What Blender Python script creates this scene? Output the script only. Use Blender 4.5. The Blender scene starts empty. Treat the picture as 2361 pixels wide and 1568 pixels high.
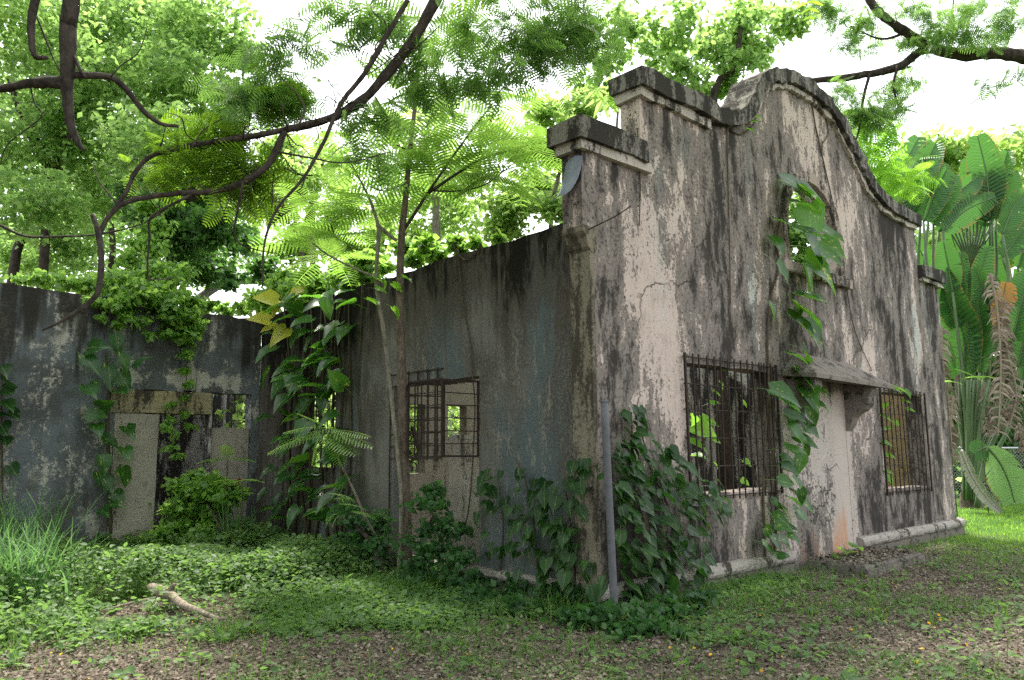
import bpy, bmesh, math, random
import numpy as np
from mathutils import Vector, Matrix, Quaternion

random.seed(7); rng = np.random.default_rng(11)
S = bpy.context.scene
COL = S.collection
R = math.radians

# ------------------------------------------------------------------ camera
PW, PH, PF = 2361.0, 1568.0, 1785.0            # picture scale used while measuring
TH, PITCH, ROLL = R(47.2), R(8.1), R(0.5)
FH = np.array([math.cos(TH), math.sin(TH), 0]); R0 = np.array([math.sin(TH), -math.cos(TH), 0]); Z = np.array([0, 0, 1.0])
FW = FH*math.cos(PITCH)+Z*math.sin(PITCH); U0 = Z*math.cos(PITCH)-FH*math.sin(PITCH)
RT = R0*math.cos(ROLL)-U0*math.sin(ROLL); UP = U0*math.cos(ROLL)+R0*math.sin(ROLL)
CAM = np.array([0, 0, 1.6])-7.97*FH-0.915*R0
def on(px, py, axis, val):                     # point where a sight line meets an axis plane
    d = FW+RT*(px-PW/2)/PF-UP*(py-PH/2)/PF
    return CAM+d*((val-CAM[axis])/d[axis])
def at(px, py, depth):                         # point on a sight line at a depth in metres
    return CAM+(FW+RT*(px-PW/2)/PF-UP*(py-PH/2)/PF)*depth
cd = bpy.data.cameras.new('camera'); cam = bpy.data.objects.new('camera', cd); COL.objects.link(cam)
cd.sensor_width = 36; cd.lens = 36*PF/PW; cd.clip_start = 0.05; cd.clip_end = 1000
cam.matrix_world = Matrix([[RT[0], UP[0], -FW[0], CAM[0]], [RT[1], UP[1], -FW[1], CAM[1]], [RT[2], UP[2], -FW[2], CAM[2]], [0, 0, 0, 1]])
cd.dof.use_dof = True; cd.dof.focus_distance = 9.5; cd.dof.aperture_fstop = 4.5
S.camera = cam

# ------------------------------------------------------------------ sky, sun, exposure
SUN_EL, SUN_AZ = R(64), R(38)                  # azimuth clockwise from +Y: behind the building
W = bpy.data.worlds.new('World'); S.world = W; W.use_nodes = True
wn = W.node_tree; bg = wn.nodes['Background']
sky = wn.nodes.new('ShaderNodeTexSky'); sky.sky_type = 'NISHITA'; sky.sun_disc = False
sky.sun_elevation = SUN_EL; sky.sun_rotation = SUN_AZ; sky.dust_density = 6.0; sky.air_density = 1.2; sky.ozone_density = 1.0
mx = wn.nodes.new('ShaderNodeMix'); mx.data_type = 'RGBA'; mx.inputs[0].default_value = 0.65
wn.links.new(sky.outputs[0], mx.inputs[6]); mx.inputs[7].default_value = (7.6, 7.7, 7.9, 1)   # thin bright cloud all over
wn.links.new(mx.outputs[2], bg.inputs[0]); bg.inputs[1].default_value = 0.13
sd = bpy.data.lights.new('sun', 'SUN'); sun = bpy.data.objects.new('sun', sd); COL.objects.link(sun)
sd.energy = 2.7; sd.angle = R(7); sd.color = (1, 0.95, 0.86)
sdir = Vector((math.sin(SUN_AZ)*math.cos(SUN_EL), math.cos(SUN_AZ)*math.cos(SUN_EL), math.sin(SUN_EL)))
sun.rotation_euler = sdir.to_track_quat('Z', 'Y').to_euler(); sun.location = (0, 0, 30)
S.view_settings.view_transform = 'Standard'; S.view_settings.look = 'None'; S.view_settings.gamma = 1
S.view_settings.exposure = 1.7
S.render.engine = 'CYCLES'; cy = S.cycles
cy.use_adaptive_sampling = True; cy.adaptive_threshold = .008; cy.max_bounces = 6; cy.diffuse_bounces = 4; cy.glossy_bounces = 2; cy.transmission_bounces = 5; cy.transparent_max_bounces = 4
cy.use_denoising = False
try: cy.denoiser = 'OPENIMAGEDENOISE'; cy.denoising_prefilter = 'ACCURATE'
except Exception: pass
cy.caustics_reflective = False; cy.caustics_refractive = False; cy.sample_clamp_indirect = 6

# ------------------------------------------------------------------ object helpers
def wl(o):
    v = Vector((0, 0, 0))
    while o is not None: v += o.location; o = o.parent
    return v
def tag(o, label=None, cat=None, group=None, kind=None):
    if label: o['label'] = label
    if cat: o['category'] = cat
    if group: o['group'] = group
    if kind: o['kind'] = kind
    return o
def thing(name, label, cat, loc=(0, 0, 0), group=None):
    o = bpy.data.objects.new(name, None); COL.objects.link(o); o.location = Vector(loc); o.empty_display_size = .1
    return tag(o, label, cat, group)
def link(name, me, mat, parent=None, M=None):  # mesh in world coordinates (or placed by M), hung under parent
    if mat is not None and not me.materials: me.materials.append(mat)
    o = bpy.data.objects.new(name, me); COL.objects.link(o)
    off = Vector((0, 0, 0))
    if parent is not None: o.parent = parent; off = -wl(parent)
    o.matrix_local = Matrix.Translation(off) @ (M if M is not None else Matrix.Identity(4))
    return o
def mesh(name, v, f, smooth=False):
    me = bpy.data.meshes.new(name); me.from_pydata([tuple(map(float, p)) for p in v], [], [tuple(map(int, q)) for q in f])
    if smooth: me.polygons.foreach_set('use_smooth', [True]*len(me.polygons))
    me.update(); return me
def bigmesh(name, v, f, smooth=False):         # v (n,3) array, f (m,k) array
    me = bpy.data.meshes.new(name); v = np.asarray(v, dtype=np.float32); f = np.asarray(f, dtype=np.int32)
    me.vertices.add(len(v)); me.vertices.foreach_set('co', v.ravel())
    k = f.shape[1]; me.loops.add(f.size); me.loops.foreach_set('vertex_index', f.ravel())
    me.polygons.add(len(f)); me.polygons.foreach_set('loop_start', np.arange(0, f.size, k, dtype=np.int32))
    if smooth: me.polygons.foreach_set('use_smooth', np.ones(len(f), dtype=bool))
    me.update(calc_edges=True); me.validate(); return me
def unit(a):
    a = np.asarray(a, float); return a/np.maximum(np.linalg.norm(a, axis=-1, keepdims=True), 1e-9)
def frames(axis, normal, scale):               # (n,3,3): columns side, tip axis, normal
    a = unit(axis); n = unit(normal-np.sum(normal*a, -1, keepdims=True)*a); s = np.cross(a, n)
    return np.stack([s, a, n], -1)*np.asarray(scale).reshape(-1, 1, 1)
def scatter(tv, tf, F, O):                     # joined copies of one template
    n = len(O); tv = np.asarray(tv, float); tf = np.asarray(tf)
    v = np.einsum('nij,kj->nki', F, tv)+O[:, None, :]
    f = tf[None]+(np.arange(n)*len(tv))[:, None, None]
    return v.reshape(-1, 3), f.reshape(-1, tf.shape[1])
def rand_dirs(n, flat=1.0):
    d = rng.normal(size=(n, 3)); d[:, 2] *= flat; return unit(d)
def mat4(F, O):
    M = Matrix.Identity(4)
    for i in range(3):
        for j in range(3): M[i][j] = float(F[i][j])
        M[i][3] = float(O[i])
    return M
def boxm(x0, x1, y0, y1, z0, z1, bev=.0, jit=0.0):
    bm = bmesh.new(); bmesh.ops.create_cube(bm, size=1)
    for v in bm.verts: v.co = Vector(((x0+x1)/2+v.co.x*(x1-x0), (y0+y1)/2+v.co.y*(y1-y0), (z0+z1)/2+v.co.z*(z1-z0)))
    if bev:
        bmesh.ops.bevel(bm, geom=list(bm.edges), offset=bev, segments=2, affect='EDGES')
    if jit:
        bmesh.ops.subdivide_edges(bm, edges=[e for e in bm.edges if e.calc_length() > .3], cuts=6, use_grid_fill=True)
        for v in bm.verts: v.co += Vector((random.uniform(-jit, jit), random.uniform(-jit, jit), random.uniform(-jit, jit)))
    me = bpy.data.meshes.new('box'); bm.to_mesh(me); bm.free(); return me
def catmull(P, n=8):
    P = np.asarray(P, float); Q = np.vstack([2*P[0]-P[1], P, 2*P[-1]-P[-2]]); out = []
    for i in range(1, len(Q)-2):
        for t in np.linspace(0, 1, n, endpoint=False):
            a, b, c, d = Q[i-1], Q[i], Q[i+1], Q[i+2]
            out.append(.5*(2*b+(c-a)*t+(2*a-5*b+4*c-d)*t*t+(3*b-a-3*c+d)*t**3))
    out.append(P[-1]); return np.array(out)
def tube(P, rad, sides=8, n=6, rough=.06, wob=0.0):   # returns v, f (quads)
    C = catmull(P, n); m = len(C)
    r = np.interp(np.linspace(0, 1, m), np.linspace(0, 1, len(rad)), rad)
    if wob: C[1:-1] += rng.normal(size=(m-2, 3))*wob
    T = unit(np.gradient(C, axis=0)); ref = np.array([0.3, .1, 1.]) if abs(T[0][2]) < .8 else np.array([1., .2, 0])
    u = unit(np.cross(T[0], ref)); V = []
    for i in range(m):
        u = unit(u-T[i]*np.dot(u, T[i])); w = np.cross(T[i], u)
        for k in range(sides):
            a = 2*math.pi*k/sides
            V.append(C[i]+(u*math.cos(a)+w*math.sin(a))*r[i]*(1+rng.normal()*rough))
    f = [(i*sides+k, i*sides+(k+1) % sides, (i+1)*sides+(k+1) % sides, (i+1)*sides+k) for i in range(m-1) for k in range(sides)]
    V.append(C[0]); V.append(C[-1]); a = len(V)-2
    f += [(a, (k+1) % sides, k, k) for k in range(sides)] + [(a+1, (m-1)*sides+k, (m-1)*sides+(k+1) % sides, (m-1)*sides+(k+1) % sides) for k in range(sides)]
    return np.array(V), f
def tubes(name, specs, mat, parent, **kw):     # several tubes that are one continuous limb, joined
    V, Fq, o = [], [], 0
    for P, r in specs:
        v, f = tube(P, r, **kw); V.append(v); Fq += [tuple(dict.fromkeys(x+o for x in q)) for q in f]; o += len(v)
    return link(name, mesh(name, np.vstack(V), Fq, True), mat, parent)
def vnoise(x, y, s, seed=0):                   # value noise for scatter masks
    x = np.asarray(x)*s; y = np.asarray(y)*s; xi = np.floor(x).astype(int); yi = np.floor(y).astype(int); fx = x-xi; fy = y-yi
    h = lambda a, b: np.abs(np.sin(a*127.1+b*311.7+seed*74.7)*43758.5453) % 1
    fx = fx*fx*(3-2*fx); fy = fy*fy*(3-2*fy)
    return (h(xi, yi)*(1-fx)+h(xi+1, yi)*fx)*(1-fy)+(h(xi, yi+1)*(1-fx)+h(xi+1, yi+1)*fx)*fy
def wall2d(name, outer, holes, o, ea, eb, en, thick, mat, parent, jit=.006):
    """slab: polygon with openings in the (ea, eb) plane, thickness along en"""
    cu = bpy.data.curves.new(name, 'CURVE'); cu.dimensions = '2D'; cu.fill_mode = 'BOTH'; cu.extrude = thick/2
    for k, poly in enumerate([outer]+holes):
        pts = []
        for i in range(len(poly)):
            a = np.array(poly[i]); b = np.array(poly[(i+1) % len(poly)]); n = max(1, int(np.linalg.norm(b-a)/.22))
            for t in range(n):
                p = a+(b-a)*t/n
                if t: p = p+rng.normal(size=2)*jit
                pts.append(p)
        sp = cu.splines.new('POLY'); sp.points.add(len(pts)-1); sp.use_cyclic_u = True
        for i, p in enumerate(pts): sp.points[i].co = (p[0], p[1], 0, 1)
    ob = bpy.data.objects.new(name+'_tmp', cu); COL.objects.link(ob)
    dg = bpy.context.evaluated_depsgraph_get(); dg.update()
    me = bpy.data.meshes.new_from_object(ob.evaluated_get(dg)); bpy.data.objects.remove(ob); bpy.data.curves.remove(cu)
    o, ea, eb, en = map(np.array, (o, ea, eb, en))
    n = len(me.vertices); co = np.empty(n*3); me.vertices.foreach_get('co', co); co = co.reshape(-1, 3)
    w = o+co[:, :1]*ea+co[:, 1:2]*eb+(co[:, 2:]+thick/2)*en
    me.vertices.foreach_set('co', w.ravel())
    bm = bmesh.new(); bm.from_mesh(me); bmesh.ops.remove_doubles(bm, verts=bm.verts, dist=1e-5); bmesh.ops.recalc_face_normals(bm, faces=bm.faces); bm.to_mesh(me); bm.free()
    me.materials.clear(); me.polygons.foreach_set('use_smooth', [False]*len(me.polygons)); me.name = name
    return link(name, me, mat, parent)

# ------------------------------------------------------------------ material helpers
class NT:
    def __init__(s, name):
        s.m = bpy.data.materials.new(name); s.m.use_nodes = True; s.t = s.m.node_tree; s.b = s.t.nodes['Principled BSDF']; s.out = s.t.nodes['Material Output']
        s.co = s.n('ShaderNodeTexCoord').outputs['Object']
    def n(s, ty): return s.t.nodes.new(ty)
    def L(s, a, b):
        if isinstance(a, bpy.types.NodeSocket): s.t.links.new(a, b)
        else:
            if hasattr(b.default_value, '__len__') and not hasattr(a, '__len__'): a = (a,)*len(b.default_value)
            if hasattr(a, '__len__') and len(a) == 3 and len(b.default_value) == 4: a = tuple(a)+(1,)
            b.default_value = a
    def math(s, op, a, b=0.0):
        n = s.n('ShaderNodeMath'); n.operation = op; s.L(a, n.inputs[0]); s.L(b, n.inputs[1]); return n.outputs[0]
    def vm(s, v, k, add=(0, 0, 0)):
        n = s.n('ShaderNodeVectorMath'); n.operation = 'MULTIPLY_ADD'; s.L(v, n.inputs[0]); s.L(k, n.inputs[1]); s.L(add, n.inputs[2]); return n.outputs[0]
    def noise(s, v, sc, det=5, rough=.6, dist=0.0, color=False):
        n = s.n('ShaderNodeTexNoise'); s.L(v, n.inputs['Vector']); n.inputs['Scale'].default_value = sc; n.inputs['Detail'].default_value = det
        n.inputs['Roughness'].default_value = rough; n.inputs['Distortion'].default_value = dist; return n.outputs[1 if color else 0]
    def mr(s, v, a, b, c=0.0, d=1.0):
        n = s.n('ShaderNodeMapRange'); n.interpolation_type = 'SMOOTHSTEP'; s.L(v, n.inputs[0])
        for i, x in enumerate((a, b, c, d)): n.inputs[i+1].default_value = x
        return n.outputs[0]
    def mix(s, f, a, b, mode='MIX'):
        n = s.n('ShaderNodeMix'); n.data_type = 'RGBA'; n.blend_type = mode; s.L(f, n.inputs[0]); s.L(a, n.inputs[6]); s.L(b, n.inputs[7]); return n.outputs[2]
    def xyz(s, v=None):
        n = s.n('ShaderNodeSeparateXYZ'); s.L(v or s.co, n.inputs[0]); return n.outputs
    def band(s, v, c, w):                       # bump of width w around c
        d = s.math('ABSOLUTE', s.math('SUBTRACT', v, c)); return s.mr(d, 0, w, 1, 0)
    def voro_edge(s, v, sc):
        n = s.n('ShaderNodeTexVoronoi'); n.feature = 'DISTANCE_TO_EDGE'; s.L(v, n.inputs['Vector']); n.inputs['Scale'].default_value = sc; return n.outputs['Distance']
    def bump(s, h, strength=.5, dist=.02):
        n = s.n('ShaderNodeBump'); n.inputs['Strength'].default_value = strength; n.inputs['Distance'].default_value = dist; s.L(h, n.inputs['Height']); s.t.links.new(n.outputs[0], s.b.inputs['Normal'])
    def done(s, col, rough=.9, spec=.2):
        s.L(col, s.b.inputs['Base Color']); s.L(rough, s.b.inputs['Roughness']); s.b.inputs['Specular IOR Level'].default_value = spec; return s.m
    def rnd(s, island=True):
        return s.n('ShaderNodeNewGeometry').outputs['Random Per Island'] if island else s.n('ShaderNodeObjectInfo').outputs['Random']

def m_facade():
    s = NT('weathered_pink_plaster'); x, y, z = s.xyz()
    st = s.vm(s.co, (1, 1, .27)); st2 = s.vm(s.co, (1, 1, .42), (7, 3, 1))
    n1 = s.noise(st, 2.0, 7, .7, .35); n2 = s.noise(st2, 7, 5, .72, .4); n3 = s.noise(s.vm(s.co, (1, 1, .6), (5, 5, 2)), .75, 3, .5); n4 = s.noise(s.co, 24, 4, .75)
    d = s.math('ADD', s.math('MULTIPLY', n1, .56), s.math('ADD', s.math('MULTIPLY', n2, .34), s.math('ADD', s.math('MULTIPLY', n3, .36), s.math('MULTIPLY', n4, .16))))
    wx = s.math('ADD', x, s.math('MULTIPLY', s.math('SUBTRACT', s.noise(s.co, 1.3, 3), .5), .8))
    zone = s.math('MULTIPLY', s.math('MULTIPLY', s.band(wx, 2.65, 1.0), s.mr(z, 2.2, 3.2)), .055)
    zone = s.math('ADD', zone, s.math('MULTIPLY', s.mr(z, 6.7, 7.2), .05))
    zone = s.math('ADD', zone, s.math('MULTIPLY', s.band(wx, 7.9, 2.3), .018))
    zone = s.math('ADD', zone, s.math('MULTIPLY', s.math('MULTIPLY', s.band(wx, .15, .5), s.mr(z, 2.6, 4.5, 1, 0)), .05))
    zone = s.math('ADD', zone, s.math('MULTIPLY', s.band(wx, 2.3, 1.6), s.mr(z, .2, 1.3, .06, 0)))
    zone = s.math('SUBTRACT', zone, s.math('MULTIPLY', s.math('MULTIPLY', s.band(wx, 1.1, 1.2), s.mr(z, 2.6, 3.8)), .03))
    zone = s.math('SUBTRACT', zone, s.math('MULTIPLY', s.math('MULTIPLY', s.band(x, 5.4, .55), s.mr(z, 2.0, 2.5, 1, 0)), .12))
    zone = s.math('SUBTRACT', zone, s.math('MULTIPLY', s.math('MULTIPLY', s.band(wx, 5.0, 1.6), s.mr(z, 2.9, 3.6)), .04))
    dn = s.mr(s.noise(s.vm(s.co, (1, 1, .05), (2, 8, 3)), 6, 4, .6), .35, .65)
    for z0, x0, x1, ln, k in ((4.78, -.4, .86, 1.2, .10), (5.68, .78, 2.4, 1.1, .10), (4.08, 3.85, 6.0, .9, .07), (1.04, 1.4, 3.55, .9, .07), (.88, 6.85, 8.8, .8, .08), (4.7, 9.05, 10.2, 1.6, .10), (5.7, 7.3, 9.2, 2.2, .07), (6.1, 2.2, 3.1, 2.6, .07)):
        m_ = s.math('MULTIPLY', s.mr(z, z0-ln, z0, 0, 1), s.math('LESS_THAN', z, z0)); m_ = s.math('MULTIPLY', m_, s.math('MULTIPLY', s.mr(x, x0-.15, x0+.15), s.mr(x, x1-.15, x1+.15, 1, 0)))
        zone = s.math('ADD', zone, s.math('MULTIPLY', s.math('MULTIPLY', m_, dn), k))
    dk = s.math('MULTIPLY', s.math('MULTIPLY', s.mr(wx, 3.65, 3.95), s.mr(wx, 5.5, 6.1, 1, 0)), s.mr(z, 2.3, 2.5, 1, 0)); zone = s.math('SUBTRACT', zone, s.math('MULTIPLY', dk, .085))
    d = s.math('ADD', d, zone)
    base = s.mix(s.noise(s.co, 1.2, 5, .6), (.42, .345, .305), (.49, .41, .36))
    base = s.mix(s.mr(s.noise(s.vm(s.co, (1, 1, .2), (3, 9, 4)), 2.2, 6, .6), .55, .68), base, (.37, .39, .36))
    base = s.mix(s.mr(s.noise(st2, 9, 6, .75), .47, .66, 0, .55), base, (.27, .22, .19))
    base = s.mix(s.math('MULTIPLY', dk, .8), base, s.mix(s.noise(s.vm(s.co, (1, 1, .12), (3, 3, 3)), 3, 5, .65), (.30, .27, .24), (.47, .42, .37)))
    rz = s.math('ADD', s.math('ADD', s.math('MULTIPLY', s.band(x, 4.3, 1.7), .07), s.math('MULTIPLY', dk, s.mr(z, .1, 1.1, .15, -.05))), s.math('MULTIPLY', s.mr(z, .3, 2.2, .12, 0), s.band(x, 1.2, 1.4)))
    rust = s.mr(s.math('ADD', s.noise(s.vm(s.co, (1, 1, .28), (1, 5, 8)), 2.1, 7, .66), rz), .62, .80, 0, .75)
    base = s.mix(rust, base, (.42, .19, .075))
    d = s.math('SUBTRACT', d, .105); grey = s.mr(d, .55, .60, 0, .78); blk = s.mr(d, .605, .70, 0, .92)
    col = s.mix(grey, base, (.13, .116, .105)); col = s.mix(blk, col, (.028, .025, .023))
    col = s.mix(s.math('MULTIPLY', s.mr(n4, .54, .64), s.mr(d, .47, .57)), col, (.05, .046, .042))
    cv = s.voro_edge(s.vm(s.noise(s.co, 3.0, 4, .6, color=True), (.35, .35, .35), s.co), .5)
    cr = s.math('MULTIPLY', s.mr(cv, .002, .007, 1, 0), s.mr(s.noise(s.co, .7, 2), .5, .6))
    col = s.mix(s.math('MULTIPLY', cr, .8), col, (.06, .052, .045))
    h = s.math('SUBTRACT', s.math('SUBTRACT', s.math('MULTIPLY', s.noise(s.co, 35, 6, .7), .4), s.math('MULTIPLY', s.mr(d, .56, .60), .7)), s.math('MULTIPLY', cr, 1.2))
    s.bump(s.math('ADD', h, s.math('MULTIPLY', s.noise(s.co, 3, 4), .8)), .7, .018)
    return s.done(col, .95, .04)
def m_side():
    s = NT('blackened_blue_plaster'); x, y, z = s.xyz()
    st = s.vm(s.co, (1, 1, .15)); n1 = s.noise(st, 2.6, 6, .66, .5); n2 = s.noise(s.vm(s.co, (1, 1, .28), (4, 2, 6)), 9, 5, .74, .4); n3 = s.noise(s.co, .9, 3, .5); n4 = s.noise(s.co, 26, 4, .78)
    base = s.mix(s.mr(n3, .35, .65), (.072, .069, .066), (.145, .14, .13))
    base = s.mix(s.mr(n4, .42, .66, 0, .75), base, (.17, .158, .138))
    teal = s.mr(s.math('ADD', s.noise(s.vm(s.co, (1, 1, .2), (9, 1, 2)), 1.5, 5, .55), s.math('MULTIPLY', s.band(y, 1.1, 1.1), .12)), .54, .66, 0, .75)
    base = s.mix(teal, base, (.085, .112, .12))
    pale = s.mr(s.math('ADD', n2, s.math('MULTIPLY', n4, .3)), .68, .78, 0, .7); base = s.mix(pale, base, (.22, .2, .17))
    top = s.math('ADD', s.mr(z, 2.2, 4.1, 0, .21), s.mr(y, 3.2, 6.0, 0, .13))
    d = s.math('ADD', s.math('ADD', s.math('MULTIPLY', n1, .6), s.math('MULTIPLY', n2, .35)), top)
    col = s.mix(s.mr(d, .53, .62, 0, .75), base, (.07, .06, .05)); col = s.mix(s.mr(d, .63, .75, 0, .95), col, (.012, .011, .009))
    col = s.mix(s.math('MULTIPLY', s.mr(s.noise(s.co, 1.6, 5), .5, .62), s.mr(z, .2, 1.3, .7, 0)), col, (.055, .065, .035))
    s.bump(s.math('ADD', s.noise(s.co, 30, 6, .7), s.math('MULTIPLY', s.noise(s.co, 3, 4), 1.2)), .6, .018)
    return s.done(col, .96, .04)
def m_back():
    s = NT('grey_blue_flaking_plaster'); x, y, z = s.xyz()
    n3 = s.noise(s.co, 1.1, 5, .6); n4 = s.noise(s.co, 16, 6, .75); n5 = s.noise(s.vm(s.co, (1, 1, .5), (2, 2, 2)), 2.0, 7, .7); st = s.noise(s.vm(s.co, (1, 1, .12)), 4, 6, .6)
    base = s.mix(s.mr(n3, .38, .62), (.075, .079, .082), (.135, .15, .168))
    fl = s.mr(s.math('ADD', s.math('MULTIPLY', n5, .7), s.math('ADD', s.math('MULTIPLY', n4, .35), s.math('MULTIPLY', s.math('MULTIPLY', s.band(z, 2.82, .22), s.band(x, -1.1, 1.7)), .11))), 0.535, .60, 0, .8); base = s.mix(fl, base, (.42, .40, .36))
    col = s.mix(s.mr(s.math('ADD', st, s.mr(z, 2.4, 4.1, 0, .22)), .58, .74, 0, .9), base, (.03, .027, .023))
    col = s.mix(s.mr(s.math('ADD', s.noise(s.co, 2, 5), s.mr(z, .2, 1.6, .2, 0)), .58, .72, 0, .7), col, (.08, .075, .055))
    s.bump(s.math('SUBTRACT', s.math('ADD', n4, s.noise(s.co, 40, 4)), fl), .6, .015)
    return s.done(col, .96, .04)
def m_concrete(name, c1, c2, dark=.5, dcol=(.03, .028, .025), moss=0.0, st=.25):
    s = NT(name); n1 = s.noise(s.vm(s.co, (1, 1, st)), 4, 5, .68, .3); n4 = s.noise(s.co, 24, 4, .75)
    col = s.mix(s.noise(s.co, 2, 4), c1, c2)
    dd = s.math('ADD', s.math('MULTIPLY', n1, .7), s.math('MULTIPLY', n4, .3))
    col = s.mix(s.mr(dd, dark, dark+.09, 0, .93), col, dcol)
    if moss: col = s.mix(s.mr(s.noise(s.co, 3, 6, .7), .55, .65, 0, moss), col, (.06, .075, .03))
    s.bump(s.math('ADD', s.noise(s.co, 40, 5, .7), n1), .7, .02); return s.done(col, .96, .04)
def m_infill():
    s = NT('pale_patched_plaster'); x, y, z = s.xyz(); n = s.noise(s.vm(s.co, (1, 1, .08)), 5, 6, .6)
    col = s.mix(s.noise(s.co, 1.3, 5), (.34, .295, .26), (.43, .38, .335))
    col = s.mix(s.mr(s.noise(s.vm(s.co, (1, 1, .12), (3, 3, 3)), 2.5, 5), .5, .68, 0, .6), col, (.36, .38, .37))
    col = s.mix(s.mr(s.math('ADD', s.noise(s.co, 2.6, 6, .66), s.mr(z, .1, 1.2, .16, 0)), .52, .82, 0, .8), col, (.42, .2, .085))
    col = s.mix(s.mr(n, .54, .66, 0, .7), col, (.15, .138, .125)); col = s.mix(s.mr(s.noise(s.vm(s.co, (1, 1, .25)), 16, 7, .7), .62, .68, 0, .6), col, (.1, .09, .08))
    s.bump(s.math('ADD', s.noise(s.co, 30, 5, .7), s.noise(s.co, 3)), .5, .012); return s.done(col, .9, .2)
def m_rust(name='rusted_iron'):
    s = NT(name); n = s.noise(s.co, 18, 5); col = s.mix(s.mr(n, .35, .65), (.012, .009, .008), (.042, .025, .018)); s.bump(n, .4, .004); return s.done(col, .8, .3)
def m_bark(name, c1, c2, sc=14, moss=0.0):
    s = NT(name); n = s.noise(s.vm(s.co, (1, 1, .45)), sc, 7, .7); n2 = s.noise(s.co, 2.5, 4)
    col = s.mix(s.mr(n, .3, .7), c1, c2)
    if moss: col = s.mix(s.mr(n2, .5, .65, 0, moss), col, (.09, .12, .05))
    s.bump(n, .8, .02); return s.done(col, .9, .15)
def m_leaf(name, c1, c2, tr, mixf=.45, rough=.38, spec=.4, island=True, yellow=0.0, var=0.0, noisy=True):
    s = NT(name); r = s.rnd(island); col = s.mix(r, c1, c2)
    if yellow: col = s.mix(s.mr(r, 1-yellow, 1-yellow+.01), col, (.35, .25, .03))
    tc = s.mix(r, tuple(x*.75 for x in tr), tuple(min(1, x*1.2) for x in tr))
    if var:                                     # cream-yellow blotches of a variegated leaf
        nn = s.noise(s.vm(s.co, (9, 2.5, 1), s.n('ShaderNodeObjectInfo').outputs['Location']), 1.0, 5, .65); k = s.mr(nn, .60, .66, 0, var)
        rib = s.band(s.xyz()[0], 0, .025)
        col = s.mix(k, col, (.34, .38, .09)); tc = s.mix(k, tc, (.75, .8, .2)); col = s.mix(s.math('MULTIPLY', rib, .5), col, (.2, .3, .09))
    s.done(col, rough, spec)
    t = s.n('ShaderNodeBsdfTranslucent'); s.L(tc, t.inputs[0]); m = s.n('ShaderNodeMixShader'); m.inputs[0].default_value = mixf
    s.t.links.new(s.b.outputs[0], m.inputs[1]); s.t.links.new(t.outputs[0], m.inputs[2]); s.t.links.new(m.outputs[0], s.out.inputs[0]); return s.m
def m_paddle(name, c1, c2, tr):                  # ribbed blade with browned rim
    s = NT(name); at_ = s.n('ShaderNodeAttribute'); at_.attribute_name = 'along'; ac = s.n('ShaderNodeAttribute'); ac.attribute_name = 'across'
    rib = s.math('SINE', s.math('MULTIPLY', s.math('ADD', at_.outputs['Fac'], s.math('MULTIPLY', ac.outputs['Fac'], -.04)), 150.0)); r = s.rnd(False); nz = s.noise(s.co, 5, 5, .7)
    col = s.mix(r, c1, c2); col = s.mix(s.mr(rib, -1, 1, 0, .45), col, tuple(x*1.8 for x in c2)); col = s.mix(s.mr(nz, .5, .72, 0, .5), col, (.12, .17, .03))
    edge = s.mr(s.math('ADD', ac.outputs['Fac'], s.math('MULTIPLY', s.math('SUBTRACT', nz, .5), .5)), .9, 1.02); col = s.mix(edge, col, (.2, .13, .04)); tc = s.mix(edge, tr, (.3, .2, .05))
    s.bump(rib, .5, .01); s.done(col, .38, .35); t = s.n('ShaderNodeBsdfTranslucent'); s.L(tc, t.inputs[0]); m = s.n('ShaderNodeMixShader'); m.inputs[0].default_value = .33
    s.t.links.new(s.b.outputs[0], m.inputs[1]); s.t.links.new(t.outputs[0], m.inputs[2]); s.t.links.new(m.outputs[0], s.out.inputs[0]); return s.m
def m_ground():
    s = NT('leaf_strewn_soil'); x, y, z = s.xyz(); n = s.noise(s.co, 1.2, 6, .6); f = s.noise(s.co, 30, 6, .75); v = s.noise(s.co, 9, 5, .7)
    soil = s.mix(s.mr(f, .3, .7), (.075, .06, .046), (.19, .155, .122)); soil = s.mix(s.mr(v, .5, .7, 0, .5), soil, (.13, .11, .085))
    lawn = s.mix(s.mr(f, .3, .7), (.03, .075, .012), (.07, .16, .025))
    k = s.math('ADD', s.mr(s.math('ADD', x, s.math('MULTIPLY', s.math('SUBTRACT', n, .5), 5)), 6.0, 11.5), s.mr(n, .56, .7, 0, .35))
    s.bump(s.math('ADD', f, v), 1, .03); return s.done(s.mix(k, soil, lawn), .95, .1)
def m_plain(name, c1, c2, rough=.6, spec=.3, sc=8, metal=0.0, island=False):
    s = NT(name); f = s.rnd(True) if island else s.noise(s.co, sc, 5, .65); s.b.inputs['Metallic'].default_value = metal; return s.done(s.mix(f, c1, c2), rough, spec)

MF = m_facade(); MS = m_side(); MB = m_back(); MI = m_infill(); MR = m_rust()
MCAP = m_concrete('blackened_coping', (.15, .14, .125), (.24, .22, .2), .425)
MMOULD = m_concrete('pale_moulding', (.38, .34, .3), (.46, .42, .37), .49)
MHOOD = m_concrete('brown_grey_concrete', (.13, .115, .1), (.25, .22, .19), .5, (.05, .044, .038), st=1)
MPLINTH = m_concrete('worn_plinth', (.24, .22, .19), (.38, .35, .31), .5, (.035, .032, .026), .4, st=1)
MSTEP = m_concrete('mossy_slab', (.12, .11, .095), (.2, .18, .15), .5, (.03, .03, .022), .6, st=1)
MLINT = m_concrete('ochre_lintel', (.2, .185, .155), (.34, .27, .13), .49)
MPANEL = m_concrete('grey_render', (.22, .2, .17), (.36, .325, .28), .52, (.06, .053, .043), .3)
MDARKIN = m_concrete('sooty_inner_wall', (.30, .29, .27), (.42, .40, .37), .43, (.016, .015, .014))
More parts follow.
